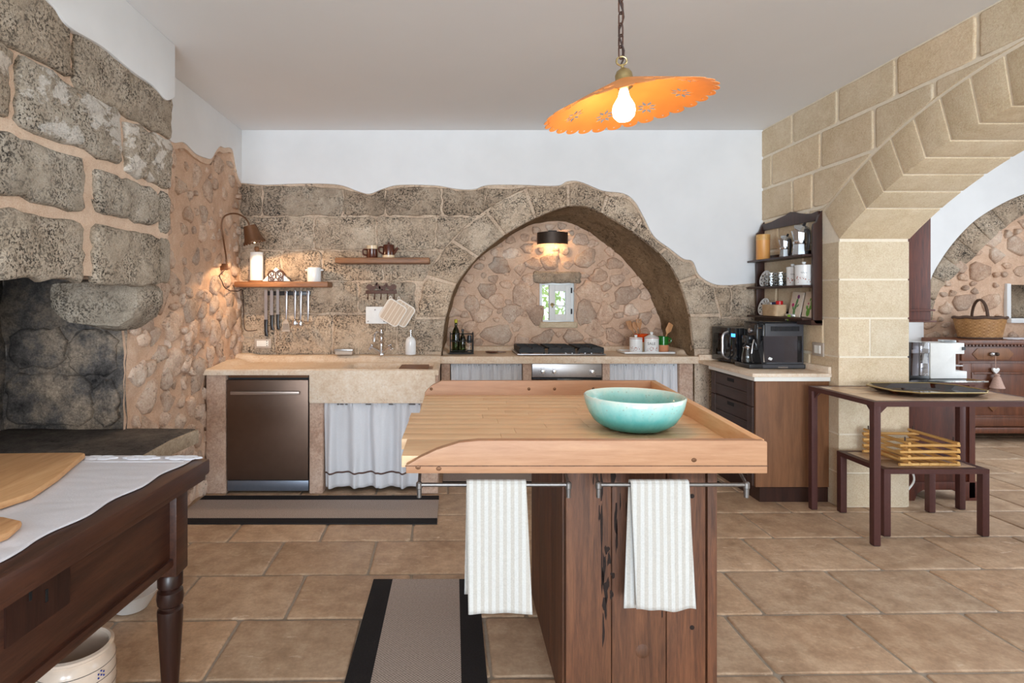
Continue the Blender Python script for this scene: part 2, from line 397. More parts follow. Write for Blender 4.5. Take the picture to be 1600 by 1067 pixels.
def glazed_tile():
    k = NT('tabletop_tile'); f = k.noise(4, 5, .65); g = k.noise(30, 4)
    col = k.ramp(f, [(.35, rgb(150,126,112)), (.5, rgb(196,168,140)), (.7, rgb(216,190,160))])
    col = k.mix(1, col, k.ocol(), 'MULTIPLY'); k.bump(g, .1, .004)
    return k.out(col, .25)
M['ttile'] = glazed_tile()
def pot_mat():
    return plain('cream_pot_glaze', rgb(226,206,188), .2, 0, .04)
M['pot'] = pot_mat()
M['bulb'] = glow('lit_bulb_glass', (1,.84,.62,1), 9)
M['bulb_small'] = glow('lit_small_bulb', (1,.72,.36,1), 30)
M['crack'] = plain('dark_worm_crack', rgb(36,23,17), .9, 0, .3, 90)
M['handle_steel'] = plain('satin_handle_steel', rgb(176,160,150), .35, .8, .05, 20)
M['dresser'] = wood('dresser_mahogany', rgb(44,18,10), rgb(92,44,26), rgb(126,66,40), 'z', .6, .8, .05)

# ------------------------------------------------------------------ the setting
R = random.Random(7)
YB, XL, XR, ZC = 4.80, -1.80, 2.589, 2.816
def Fb(Y): return lambda u, v, d: (u, Y-d, v)
def Fl(X): return lambda u, v, d: (X+d, u, v)
def Fr(X): return lambda u, v, d: (X-d, u, v)
def Fz(Z): return lambda u, v, d: (u, v, Z+d)

def stone_mb(out, F, proud, rough=.35, rings=((1,0),(.97,.7),(.86,1),(.55,1),(.25,1)), d0=-.02, seed=None, absolute=None):
    """a rough-faced stone: its outline in the wall plane, standing proud of the mortar"""
    seed = R.random()*50 if seed is None else seed
    n = len(out); cu = sum(p[0] for p in out)/n; cv = sum(p[1] for p in out)/n
    mb = MB(); vs = [F(u, v, d0) for u, v in out]
    for s_, p_ in rings:
        for u, v in out:
            if absolute:      # constant margin from the edge
                L = math.hypot(u-cu, v-cv); s2 = max(0, 1-(1-s_)*absolute/max(L, 1e-6)) if s_ > .8 else s_
            else: s2 = s_
            uu, vv = cu+(u-cu)*s2, cv+(v-cv)*s2
            d = proud*p_*(1+rough*(nz(uu*9, vv*9, seed)+.6*nz(uu*23, vv*23, seed+3))) if p_ else 0
            vs.append(F(uu, vv, d))
    vs.append(F(cu, cv, proud*rings[-1][1]*(1+rough*nz(cu*9, cv*9, seed))))
    k = len(rings)+1; fs = []
    for j in range(k-1):
        for i in range(n): fs.append((j*n+i, j*n+(i+1) % n, (j+1)*n+(i+1) % n, (j+1)*n+i))
    for i in range(n): fs.append(((k-1)*n+i, (k-1)*n+(i+1) % n, k*n))
    return mb.add(vs, fs)
def put_stone(name, mb, m, parent, tint=.14, base=1.0, ang=70):
    o = obj(name, mb, m, parent, ang=ang); t = base*(1+R.uniform(-tint, tint)); w = R.uniform(-.03, .03)
    o.color = (t*(1+w), t, t*(1-w), 1); return o
def rect_out(u0, u1, v0, v1, n=6, jit=.006, rad=.02):
    out = []
    cs = [(u0,v0),(u1,v0),(u1,v1),(u0,v1)]
    for k in range(4):
        a, b = cs[k], cs[(k+1) % 4]
        L = math.hypot(b[0]-a[0], b[1]-a[1]); e = min(rad/L, .3)
        for i in range(n):
            t = e+(1-2*e)*i/(n-1)
            out.append((a[0]+(b[0]-a[0])*t+R.uniform(-jit, jit), a[1]+(b[1]-a[1])*t+R.uniform(-jit, jit)))
    return out
def blob_out(cu, cv, r, asp=1.3, n=9, rot=None, ang=.13):
    rot = R.uniform(-.5, .5) if rot is None else rot; out = []
    ph = [R.uniform(0, 6.28) for _ in range(3)]
    for i in range(n):
        a = 2*PI*i/n+R.uniform(-.22, .22); rr = r*(1+ang*math.sin(2*a+ph[0])*.6+ang*math.sin(3*a+ph[1])+R.uniform(-.16, .14))
        x, y = rr*math.cos(a), rr*math.sin(a)/asp
        out.append((cu+x*math.cos(rot)-y*math.sin(rot), cv+x*math.sin(rot)+y*math.cos(rot)))
    return out
def pack(test, u0, u1, v0, v1, radii, tries, placed=None, gap=.012):
    placed = placed if placed is not None else []
    new = []
    for r0, cnt in zip(radii, tries):
        for _ in range(cnt):
            r = r0*R.uniform(.85, 1.15); u = R.uniform(u0, u1); v = R.uniform(v0, v1)
            if not test(u, v, r): continue
            if all(math.hypot(u-a, (v-b)*1.15) > (r+c)*.93+gap for a, b, c in placed):
                placed.append((u, v, r)); new.append((u, v, r))
    return new
def relief(u0, u1, v0, v1, step, F, amp, skip=None, base=0):
    nu = max(1, round((u1-u0)/step)); nv = max(1, round((v1-v0)/step)); mb = MB()
    vs = []; 
    for j in range(nv+1):
        for i in range(nu+1):
            u = u0+(u1-u0)*i/nu; v = v0+(v1-v0)*j/nv
            vs.append(F(u, v, base+amp*(nz(u*5, v*5, 1.7)+.5*nz(u*13, v*13, 4.1))))
    fs = []
    for j in range(nv):
        for i in range(nu):
            if skip and skip(u0+(u1-u0)*(i+.5)/nu, v0+(v1-v0)*(j+.5)/nv): continue
            a = j*(nu+1)+i; fs.append((a, a+1, a+nu+2, a+nu+1))
    return mb.add(vs, fs)
def wavy(a, b, amp=.006, n=8, seed=0):
    return [(a[0]+(b[0]-a[0])*i/n+amp*nz(i*1.3, seed), a[1]+(b[1]-a[1])*i/n+amp*nz(i*1.7, seed+9)) for i in range(n)]

# --- floor: grout bed + tiles
floor = struct(obj('floor', bx(-2.6, 7.4, -4.6, 6.3, -.12, -.006), M['grout']))
phase = {2.11: 1.20, 2.51: 1.39, 2.91: 1.70, 3.31: 1.90}
rows = [1.31, 1.71, 2.11, 2.51, 2.91, 3.31, 3.70, 4.10, 4.50, 4.90, 5.30, 5.70]
ROT = .018
for k, y0 in enumerate(rows):
    y1 = rows[k+1] if k+1 < len(rows) else 6.1
    ph = phase.get(y0, R.uniform(0, .53)); xs = [ph+i*.532+(R.uniform(-.02, .02) if y0 not in phase else 0) for i in range(-8, 13)]
    for a, b in zip(xs[:-1], xs[1:]):
        if b < -1.9 or a > 6.9: continue
        if y1 > 5.0 and b < 2.9: continue
        g = .006
        cx, cy, out = .5, 2.5, []
        for u, v in rect_out(a+g, b-g, y0+g, y1-g, 6, .0022, .008):
            du, dv = u-cx, v-cy; out.append((cx+du-ROT*dv, cy+dv+ROT*du))
        put_stone('floor_tile', stone_mb(out, Fz(-.012), .012, .05, ((1,.5),(.985,.93),(.96,1),(.5,1)), -.01, absolute=.3), M['tile'], floor, .09)
# --- ceilings
struct(obj('ceiling', bx(-2.6, 2.62, -4.6, 5.0, ZC, ZC+.1), M['ceiling']))
struct(obj('ceiling_adjoining_room', bx(2.6, 7.4, -4.6, 6.3, 3.1, 3.2), M['ceiling']))

# --- back wall with the arched recess
fp = [(694,506),(703,470),(714,442),(743,405),(780,373),(819,349),(869,327),(903,321),(930,328),(984,359),(1031,397),(1058,434),(1076,486),(1082,533)]
fpw = [(PX(x, YB), PZ(y, YB)) for x, y in fp]
front = [(-.10, 0), (-.10, .95)]+[tuple(p)[:2] for p in smooth_pts([(x, z, 0) for x, z in fpw], 4)]+[(2.03, .95), (2.03, 0)]
YN = 5.40
bp = [(700,506),(716,450),(741,412),(788,375),(822,354),(849,347),(876,346),(903,354),(947,381),(984,418),(1014,458),(1031,502),(1036,537)]
bpw = [(PX(x, YN), PZ(y, YN)) for x, y in bp]
back = [(-.08, 0), (-.08, .95)]+[tuple(p)[:2] for p in smooth_pts([(x, z, 0) for x, z in bpw], 4)]+[(2.02, .95), (2.02, 0)]
AC = (.98, 1.25)      # arch centre for radial work
def resample(pl, n):
    L = [0]
    for a, b in zip(pl[:-1], pl[1:]): L.append(L[-1]+math.hypot(b[0]-a[0], b[1]-a[1]))
    out = []
    for i in range(n+1):
        t = L[-1]*i/n; k = 0
        while k < len(L)-2 and L[k+1] < t: k += 1
        f = (t-L[k])/max(1e-9, L[k+1]-L[k]); out.append((pl[k][0]+(pl[k+1][0]-pl[k][0])*f, pl[k][1]+(pl[k+1][1]-pl[k][1])*f))
    return out
front_d = resample(front, 400)
def rin(u, v):
    a = math.atan2(v-AC[1], u-AC[0]); best = None
    for x, z in front_d:
        d = math.atan2(z-AC[1], x-AC[0])-a
        d = abs((d+PI) % (2*PI)-PI)
        if best is None or d < best[0]: best = (d, math.hypot(x-AC[0], z-AC[1]))
    return best[1]
wall_out = [(XL-.1, 0)]+front+[(2.75, 0), (2.75, ZC), (XL-.1, ZC)]
wall_back = struct(obj('wall_back', MB().prism(wall_out, Fb(YB), -.06, 0), M['wall_joint'], smooth=False))
EXT = .25
def pushed(out):
    res = []; moved = 0
    for u, v in out:
        L = math.hypot(u-AC[0], v-AC[1]); r = rin(u, v)+EXT+.012
        if v < AC[1]-.05:      # below the springing: vertical jambs
            if -.13-.10 < u < AC[0]: u = -.24; moved += 1
            elif AC[0] <= u < 2.05+.10: u = 2.16; moved += 1
        elif L < r: u, v = AC[0]+(u-AC[0])*r/L, AC[1]+(v-AC[1])*r/L; moved += 1
        res.append((u, v))
    return res, moved
courses = [(284,338,[375,410,537,602,690,757,830]), (338,391,[375,490,588,681,748,800]), (391,440,[375,440,503,598,690,740]),
           (440,490,[375,470,560,650,720]), (490,556,[375,430,520,620,700]), (556,640,[375,480,600,700]),
           (300,345,[940,1010,1080]), (345,400,[990,1062,1130]), (400,446,[1030,1098,1150]), (446,497,[1060,1142,1189]),
           (497,556,[1070,1120,1189]), (556,640,[1070,1189]), (640,720,[1070,1140,1189])]
for y0, y1, xs in courses:
    for a, b in zip(xs[:-1], xs[1:]):
        o = rect_out(PX(a, YB)+.006, PX(b, YB)-.006, PZ(y1, YB)+.006, PZ(y0, YB)-.006, 8, .009, .02)
        o2, mv = pushed(o)
        if mv > len(o)*.72: continue
        put_stone('stone_block', stone_mb(o2, Fb(YB), .011, .8, absolute=.12), M['stone'], wall_back, .10, .80 if y0 < 290 else 1.0)
# voussoirs of the arch ring
ring = [p for p in resample(front, 240)]
ring = [p for p in ring if p[1] > .95]
nv_ = 12
for k in range(nv_):
    i0 = round(k*(len(ring)-1)/nv_); i1 = round((k+1)*(len(ring)-1)/nv_)
    inner = [ring[i] for i in range(i0, i1+1, max(1, (i1-i0)//6))]
    sh = lambda p, e: (AC[0]+(p[0]-AC[0])*(1+e/math.hypot(p[0]-AC[0], p[1]-AC[1])), AC[1]+(p[1]-AC[1])*(1+e/math.hypot(p[0]-AC[0], p[1]-AC[1]))) if p[1] > AC[1] else (p[0]+(-e if p[0] < AC[0] else e), p[1])
    e0 = [sh(p, -.004) for p in inner]; e1 = [sh(p, EXT+R.uniform(-.015, .015)) for p in inner]
    side1 = [tuple(e0[-1][j]*(1-t)+e1[-1][j]*t for j in (0, 1)) for t in (.33, .66)]
    side0 = [tuple(e1[0][j]*(1-t)+e0[0][j]*t for j in (0, 1)) for t in (.33, .66)]
    poly = e0+side1+e1[::-1]+side0
    put_stone('arch_stone', stone_mb(poly, Fb(YB), .014, .8, absolute=.1), M['stone'], wall_back, .08, 1.04)
# soffit of the recess: rough curved surface between the wall face and the recess wall
NA = 90; fr_, bk_ = resample(front, NA), resample(back, NA)
def soff(s, t):
    i = round(s*NA); a, b = fr_[i], bk_[i]; x = a[0]+(b[0]-a[0])*t; z = a[1]+(b[1]-a[1])*t; y = YB-.016+(YN+.03-YB)*t
    L = math.hypot(x-AC[0], z-AC[1]); e = (.014*nz(x*7, y*7, z*7)+.008*nz(x*19, y*19, z*19))*min(1, t*4)
    return (x+(x-AC[0])/L*e, y, z+(z-AC[1])/L*e)
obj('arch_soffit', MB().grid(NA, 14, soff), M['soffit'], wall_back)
# plaster of the back wall
pe = [(365,286),(400,289),(420,290),(480,288),(530,290),(560,300),(578,304),(600,296),(625,290),(680,291),(712,296),(740,297),(762,291),(810,290),(868,292),(885,285),(905,285),(940,299),(972,303),(990,316),(1004,340),(1020,370),(1045,390),(1065,404),(1080,409),(1090,430),(1110,443),(1130,446),(1160,444),(1200,441)]
pew = [tuple(p)[:2] for p in smooth_pts([(PX(x, YB), PZ(y, YB)+.006*nz(x*.3, 3), 0) for x, y in pe], 5)]
obj('plaster', MB().prism(pew+[(2.75, ZC), (XL-.1, ZC)], Fb(YB), -.01, .034), M['plaster'], wall_back, bevel=.006)
under = [(u-.012*(1 if u > 1.5 and u < 2.3 else 0), v-.008-.05*max(0, nz(u*3.3, 2.2)+.05)-.012*nz(u*14, 5)) for u, v in pew]
plab(obj('plaster_underlayer', MB().prism(under+[(2.75, 2.3), (2.70, 2.5), (XL-.1, 2.5)], Fb(YB), -.01, .021), M['wall_joint'], wall_back, bevel=.004), 'cream mortar showing along the plaster edge')
# --- recess wall (tympanum): rubble, small window
WX0, WX1, WZ0, WZ1 = PX(846, YN), PX(896, YN), PZ(503, YN), PZ(443, YN)
def relief_hole(u0, u1, v0, v1, step, F, amp, h):
    return relief(u0, u1, v0, v1, step, F, amp, lambda u, v: h[0] < u < h[1] and h[2] < v < h[3])
wall_niche = struct(obj('wall_niche', relief_hole(-.35, 2.35, .0, 2.35, .03, Fb(YN), .018, (WX0-.015, WX1+.015, WZ0-.015, WZ1+.015)), M['mortar']))
put_stone('window_lintel', stone_mb(rect_out(PX(832,YN), PX(908,YN), PZ(443,YN), PZ(424,YN), 6, .008, .02), Fb(YN), .035, .3), M['stone'], wall_niche, 0, .8)
put_stone('window_sill_stone', stone_mb(rect_out(PX(842,YN), PX(902,YN), PZ(512,YN), PZ(503,YN), 5, .002, .006), Fb(YN), .045, .1), M['lime'], wall_niche, 0, .92)
keys = [(760,453,12,1.0),(738,476,13,1.1),(752,490,18,1.6),(735,470,9,1),(776,470,12,1.2),(800,488,15,1.1),(777,522,24,1.6),(707,487,12,1.3),(922,457,22,1.4),(980,460,20,1.6),(985,485,11,1.3),(915,490,15,.8),(916,404,16,1.3),(960,412,13,1.5),(934,431,13,1.3),(964,437,11,1.2),(945,490,13,.8),(1008,496,10,1.1),(820,462,18,.8),(837,490,13,.8),(860,407,15,1.2),(835,412,12,1.3),(828,437,12,1.2),(780,415,16,1.3),(800,395,13,1.5),(960,525,16,1.7),(895,525,15,1.5),(850,528,16,1.6),(815,532,12,1.4),(930,535,10,1.4),(1003,525,14,1.1),(995,440,11,1.1),(908,375,13,1.6),(850,372,12,1.6),(735,512,14,1.3),(706,520,10,1)]
placed = []
for x, y, r, asp in keys:
    u, v, rr = PX(x, YN), PZ(y, YN), r/164.6
    placed.append((u, v, rr*.8))
    put_stone('rubble_stone', stone_mb(blob_out(u, v, rr*1.12, asp, 13), Fb(YN), .024, .7, ((1,-.2),(.96,.55),(.86,.9),(.5,1.05))), M['rubble'], wall_niche, .13, R.choice([.86, .95, 1.0, 1.04]))
bk_d = resample(back, 200)
def in_back(u, v, r):
    if v < .95: return False
    if WX0-.05-r < u < WX1+.05+r and WZ0-.07-r*.6 < v < WZ1+.12+r*.6: return False
    L = math.hypot(u-AC[0], v-AC[1]); a = math.atan2(v-AC[1], u-AC[0])
    m = min(bk_d, key=lambda p: abs((math.atan2(p[1]-AC[1], p[0]-AC[0])-a+PI) % (2*PI)-PI))
    return L+r < math.hypot(m[0]-AC[0], m[1]-AC[1])+.03
for u, v, r in pack(in_back, -.1, 2.05, .95, 2.15, (.10, .07, .05, .035), (120, 300, 500, 600), placed, .01):
    put_stone('rubble_stone', stone_mb(blob_out(u, v, r, R.uniform(1, 1.5)), Fb(YN), .018, .7, ((1,-.2),(.95,.55),(.84,.9),(.5,1.05))), M['rubble'], wall_niche, .14)
# window
win = struct(bpy.data.objects.new('window_1', None)); COL.objects.link(win); win.location = (WX0, YN, WZ0)
def frame_mb(x0, x1, z0, z1, w, y0, y1, wb_=None):
    wb_ = wb_ or w; m_ = MB(); m_.box(x0, x0+w, y0, y1, z0, z1).box(x1-w, x1, y0, y1, z0, z1).box(x0+w, x1-w, y0, y1, z1-w, z1).box(x0+w, x1-w, y0, y1, z0, z0+wb_); return m_
obj('window_frame', frame_mb(WX0-.02, WX1+.02, WZ0-.02, WZ1+.02, .035, YN+.05, YN+.12), M['whitematt'], win, bevel=.003)
rev = MB(); e = .02
for q in ([(WX0-e,WZ0-e),(WX1+e,WZ0-e)],[(WX1+e,WZ0-e),(WX1+e,WZ1+e)],[(WX1+e,WZ1+e),(WX0-e,WZ1+e)],[(WX0-e,WZ1+e),(WX0-e,WZ0-e)]):
    a, b = q; rev.add([(a[0],YN-.02,a[1]),(b[0],YN-.02,b[1]),(b[0],YN+.25,b[1]),(a[0],YN+.25,a[1])], [(0,1,2,3)])
obj('window_reveal', rev, M['whitematt'], win)
cs = frame_mb(0, .225, 0, WZ1-WZ0-.03, .058, 0, .03)
casx, cz = WX1-.012, WZ0+.015
T = Matrix.Translation((casx, YN+.03, cz)) @ Matrix.Rotation(math.radians(14), 4, 'Z') @ Matrix.Translation((-.225, 0, 0))
cas = obj('casement', cs.xf(T), M['whitematt'], win, bevel=.004)
gl = MB().box(.055, .17, .012, .017, .055, WZ1-WZ0-.085); obj('pane', gl.xf(T), M['glass'], cas)
obj('glazing_bar', MB().box(.055, .17, .006, .022, .132, .142).xf(T), M['whitematt'], cas)
for z in (.06, .26): obj('hinge', MB().lathe([(.007,0),(.007,.05)], (.222, -.006, z), 10).xf(T), M['blackmatt'], cas)
lt = MB().box(.012, .034, -.012, 0, .135, .165); lt.box(.002, .045, -.02, -.01, .145, .153); lt.box(.02, .026, -.02, -.01, .12, .15)
obj('latch', lt.xf(T), M['brass'], cas)
gs = MB(); qg = random.Random(21)
for _ in range(900):
    p = Vector((.95+qg.gauss(0, .8), 8.2+qg.gauss(0, .4), 1.0+abs(qg.gauss(0, .8)))); u = Vector((qg.uniform(-1,1), qg.uniform(-1,1), qg.uniform(-1,1))).normalized(); w = u.orthogonal().normalized()
    gs.add([p-u*.07, p+w*.03, p+u*.07, p-w*.03], [(0,1,2,3)])
bush = thing('garden_shrub', 'pale green leafy shrub glimpsed outside the small window', 'shrub', (.95, 8.2, 0))
obj('foliage', gs, M['leaf'], bush)['kind'] = 'stuff'
for k in range(5): obj('stem', MB().tube([(.95+.1*k-.2, 8.2, 0), (.95+.35*k-.7, 8.2+.1*(k % 2), 1.2)], .02, 6), M['spoonwood'], bush)

# --- left wall (rubble, pink mortar), plaster above
wall_left = struct(obj('wall_left', relief(3.10, 4.9, 0, ZC, .025, Fl(XL), .020), M['mortar']))
lp = [(3.05,2.47),(3.40,2.45),(3.588,2.389),(3.75,2.43),(3.92,2.40),(4.08,2.41),(4.177,2.43),(4.25,2.50),(4.33,2.56),(4.41,2.57),(4.52,2.60),(4.60,2.585),(4.68,2.44),(4.76,2.38),(4.86,2.37)]
lpw = [tuple(p)[:2] for p in smooth_pts([(a, b, 0) for a, b in lp], 4)]
lun = [(u, v-.025-.03*max(0, nz(u*4, 7.2)+.2)) for u, v in lpw]
plab(obj('plaster_underlayer', MB().prism(lun+[(4.86, 2.65), (3.05, 2.65)], Fl(XL), -.02, .020), M['joint'], wall_left, bevel=.004), 'cream mortar showing along the plaster edge')
obj('plaster', MB().prism(lpw+[(4.86, ZC), (3.05, ZC)], Fl(XL), -.02, .03), M['plaster'], wall_left, bevel=.007)
def in_left(u, v, r): return True
pl_ = []
for u, v, r in pack(lambda u, v, r: v < 2.5 and u-r*1.1 > 3.13 and not (u < 3.2 and v < .72), 3.15, 4.78, .05, 2.5, (.095, .07, .05, .036), (80, 300, 600, 900), pl_, .006):
    sml = .72 if v > 1.55 else 1.08
    put_stone('rubble_stone', stone_mb(blob_out(u, v, r*sml*1.12, R.uniform(.75, 1.6), 8, R.uniform(-1.5, 1.5), .2), Fl(XL), .024*sml, .9, ((1,-.3),(.93,.5),(.8,.95),(.4,1.1))), M['rubble_grey'], wall_left, .14, R.choice([.9, 1, 1.05]))

# --- fireplace
fire = thing('fireplace', 'old stone fireplace hood with sooted firebox and raised hearth on the left', 'fireplace', (-1.9, 2.2, 0))
XH = -1.583
hood = obj('hood', MB().box(-2.0, XH-.002, .5, 3.165, 1.50, ZC), M['joint'], fire)
hb = [(3.06,3.172,1.76,1.985),(3.06,3.172,1.49,1.73)]
for y0, y1, z0, z1 in [(2.49,3.04,1.47,1.735),(1.95,2.425,1.475,1.72),(1.3,1.92,1.475,1.72),(2.50,3.03,1.785,1.975),(1.86,2.42,1.765,1.985),(1.2,1.82,1.765,1.985),
                       (2.73,3.17,2.005,2.27),(2.05,2.69,2.03,2.29),(1.3,2.02,2.03,2.29),(2.36,3.172,2.28,2.58),(1.5,2.34,2.30,2.62)]+hb:
    hi = 24 if z0 > 2.2 else 12
    jt = .012 if y1-y0 > .3 else .004
    put_stone('stone_block', stone_mb(rect_out(y0, y1, z0, z1, 9 if jt > .01 else 5, jt, .022), Fl(XH), .022 if jt > .01 else .01, .5, ((1,.0),(.96,.7),(.85,1),(.62,1),(.38,1.05),(.18,1.0)), absolute=.14), M['hood_wash'] if 2.0 < z0 < 2.1 else M['stone_hood'], hood, .07, 1.0)
obj('plaster', MB().prism([tuple(p)[:2] for p in smooth_pts([(.5,2.53,0),(1.8,2.53,0),(2.17,2.54,0),(2.3,2.50,0),(2.52,2.515,0),(2.75,2.50,0),(2.95,2.50,0),(3.06,2.475,0),(3.12,2.49,0),(3.175,2.53,0)], 5)]+[(3.175, ZC), (.5, ZC)], Fl(XH), -.02, .034), M['plaster'], fire, bevel=.008)
# traces of old limewash on the hood
cor = MB().prism([(-2.06,1.485),(-1.61,1.485),(-1.592,1.44),(-1.592,1.37),(-1.625,1.295),(-1.70,1.25),(-1.82,1.245),(-1.95,1.28),(-2.06,1.34)], lambda u, v, d: (u, 3.15-d, v), 0, .27)
co = obj('corbel', cor, M['stone_hood'], fire, bevel=.05)
bmc = bmesh.new(); bmc.from_mesh(co.data); bmesh.ops.subdivide_edges(bmc, edges=bmc.edges, cuts=3, use_grid_fill=True)
for v in bmc.verts: v.co += Vector(v.co).normalized()*(.03*nz(v.co.x*6, v.co.y*6, v.co.z*6))
bmc.to_mesh(co.data); bmc.free()
fb = MB()
fbx = relief(-2.5, -1.79, 0.6, 2.3, .05, lambda u, v, d: (u, 3.12-d, v), .025)
fb.add(fbx.v, fbx.f)
fbx = relief(.9, 3.13, 0, 2.3, .06, Fl(-2.47), .025); fb.add(fbx.v, fbx.f)
fb.box(-2.5, -1.8, .8, .9, 0, 1.5).box(-2.5, -1.7, .8, 3.13, 2.1, 2.2)
fb.box(-1.9, -1.86, .8, 3.13, 1.52, 2.2)
obj('firebox', fb, M['soot'], fire)
for (u0, u1, v0, v1) in [(-2.42,-2.12,1.02,1.24),(-2.10,-1.84,.98,1.23),(-2.44,-1.98,.70,.99),(-1.96,-1.83,.70,.96)]:
    put_stone('jamb_stone', stone_mb(rect_out(u0, u1, v0, v1, 6, .012, .05), lambda u, v, d: (u, 3.12-d, v), .03, .5), M['soot'], fire, 0)
obj('hearth_base', bx(-2.45, -1.62, 2.30, 3.10, 0, .60), M['mortar'], fire, bevel=.01)
hs = MB().prism([(-2.46,2.28),(-1.43,2.26),(-1.41,2.6),(-1.425,2.9),(-1.40,3.14),(-1.6,3.15),(-2.46,3.15)], Fz(0), .605, .682)
obj('hearth_slab', hs, M['hearth_edge'], fire, bevel=.012)
plab(obj('hearth_top', MB().prism([(-2.45,2.29),(-1.445,2.27),(-1.425,2.6),(-1.44,2.9),(-1.415,3.125),(-1.6,3.135),(-2.45,3.135)], Fz(0), .675, .687), M['hearth'], fire, bevel=.004), 'soot-darkened hearth surface')
# --- left wall nearer than the fireplace and the rear wall with its wide glazed opening (behind the viewer)
struct(obj('wall_left_near', bx(-1.9, -1.8, -4.6, .8, 0, ZC), M['plaster']))
rw = MB().box(-1.9, -1.65, -4.6, -4.5, 0, ZC).box(2.5, 2.6, -4.6, -4.5, 0, ZC).box(-1.65, 2.5, -4.6, -4.5, 2.74, ZC)
struct(obj('wall_rear', rw, M['plaster']))

# --- right wall: cut limestone with a wide arch
YCc, ZCc, RI, RO = 2.25, -.30, 2.62, 2.88
XO = 3.06
a0 = math.asin((3.82-YCc)/RI)
arc = [(YCc+RI*math.sin(t), ZCc+RI*math.cos(t)) for t in [-a0+2*a0*i/40 for i in range(41)]]
zs = arc[0][1]
out = [(-4.6, 0), (arc[0][0], 0)]+[(u, v+.006) for u, v in arc]+[(3.826, 0), (5.0, 0), (5.0, ZC+.3), (-4.6, ZC+.3)]
wall_right = struct(obj('wall_right', MB().prism(out, Fr(XR+.006), 0, -(XO-XR-.012)), M['limejoint'], smooth=False))
def block3(x0, x1, y0, y1, z0, z1, nm='stone_block'):
    return put_stone(nm, bx(x0, x1, y0, y1, z0, z1), M['lime'], wall_right, .05)
def rblock(y0, y1, z0, z1):
    g = .011; o = rect_out(y0+g, y1-g, z0+g, z1-g, 7, .002, .01); res = []; mv = 0
    for u, v in o:
        L = math.hypot(u-YCc, v-ZCc)
        if L < RO+.014 and v > zs-.1 and u < 3.99:
            u, v = YCc+(u-YCc)*(RO+.014)/L, ZCc+(v-ZCc)*(RO+.014)/L; mv += 1
        res.append((u, v))
    if mv > len(o)*.8: return
    put_stone('stone_block', stone_mb(res, Fr(XR+.006), .008, .12, ((1,.2),(.97,.9),(.85,1),(.5,1)), absolute=.1), M['lime'], wall_right, .06)
zl = [2.816, 2.58, 2.315, 2.047, 1.79, 1.53, 1.27, 1.01, .75, .49, .23, 0]
rowsr = {0: [4.83,4.339,3.83,3.327,2.81,2.3,1.8,1.3], 1: [4.83,4.625,4.009,3.498,3.06,2.55,2.0,1.5], 2: [4.83,4.339,4.097,3.52,3.1], 3: [4.83,4.53,4.15,3.70],
         4: [4.83,4.20,3.87], 5: [4.83,4.55,4.12,3.82], 6: [4.83,4.3,3.97,3.82], 7: [4.83,4.6,4.12,3.82], 8: [4.83,4.3,3.97,3.82], 9: [4.83,4.12,3.82], 10: [4.83,4.4,3.97,3.82]}
for k, ys in rowsr.items():
    z1, z0 = zl[k], zl[k+1]
    for b, a in zip(ys[:-1], ys[1:]):
        if k >= 4 and a in (3.82, 3.87): continue
        rblock(a, b, z0, z1)
# pier quoins, through the wall
for k in range(4, 11):
    z1, z0 = zl[k], zl[k+1]; yb = {4: 4.20, 5: 4.12, 6: 3.97, 7: 4.12, 8: 3.97, 9: 4.12, 10: 3.97}[k]; g = .006
    zt = min(z1, zs+.0)
    if k in (4, 5, 7, 9):
        put_stone('quoin_stone', bx(XR, XO, 3.82, yb-g, z0+g, zt-g), M['lime'], wall_right, .05).data
    else:
        xm = R.choice([2.80, 2.86])
        put_stone('quoin_stone', bx(XR, xm-g, 3.82, yb-g, z0+g, zt-g), M['lime'], wall_right, .05)
        put_stone('quoin_stone', bx(xm+g, XO, 3.82, yb-g, z0+g, zt-g), M['lime'], wall_right, .05)
# voussoirs
ts = [a0, .526]+[.526-.0632*i for i in range(1, 17)]+[-.526, -a0]
ts = [t for t in ts if t >= -a0]
for t1, t0 in zip(ts[:-1], ts[1:]):
    if t1-t0 < .03: continue
    g = .0026; pts = []
    ro = RO-.006
    for i in range(4): t = t0+g+(t1-t0-2*g)*i/3; pts.append((YCc+RI*math.sin(t), ZCc+RI*math.cos(t)))
    for i in range(4): t = t1-g-(t1-t0-2*g)*i/3; pts.append((YCc+ro*math.sin(t), ZCc+ro*math.cos(t)))
    o = obj('voussoir', MB().prism(pts, Fr(XR), 0, -(XO-XR)), M['lime'], wall_right, bevel=.004)
    t = 1+R.uniform(-.05, .05); o.color = (t, t, t*.98, 1)

# --- adjoining room
YA = 6.0
oc = [(1440,500),(1450,440),(1466,408),(1490,375),(1520,345),(1560,320),(1600,303),(1660,290),(1750,290)]
ic = [(1452,500),(1462,458),(1490,430),(1520,400),(1560,362),(1600,335),(1660,318),(1750,318)]
ocw = [tuple(p)[:2] for p in smooth_pts([(PX(x,YA), PZ(y,YA)+.008*nz(x*.2), 0) for x, y in oc], 4)]
icw = [tuple(p)[:2] for p in smooth_pts([(PX(x,YA), PZ(y,YA), 0) for x, y in ic], 4)]
wall_adj = struct(obj('wall_adjoining_room', relief(4.9, 7.3, 0, 2.7, .04, Fb(YA), .012, lambda u, v: PX(1576,YA) < u < 6.6 and PZ(497,YA) < v < PZ(443,YA)), M['mortar']))
obj('plaster', MB().prism([(2.9, 0), (PX(1440,YA), 0)]+ocw+[(7.3, ocw[-1][1]), (7.3, 3.1), (2.9, 3.1)], Fb(YA), -.03, .03), M['plaster'], wall_adj, bevel=.006)
oo, ii = resample(ocw, 36), resample(icw, 36)
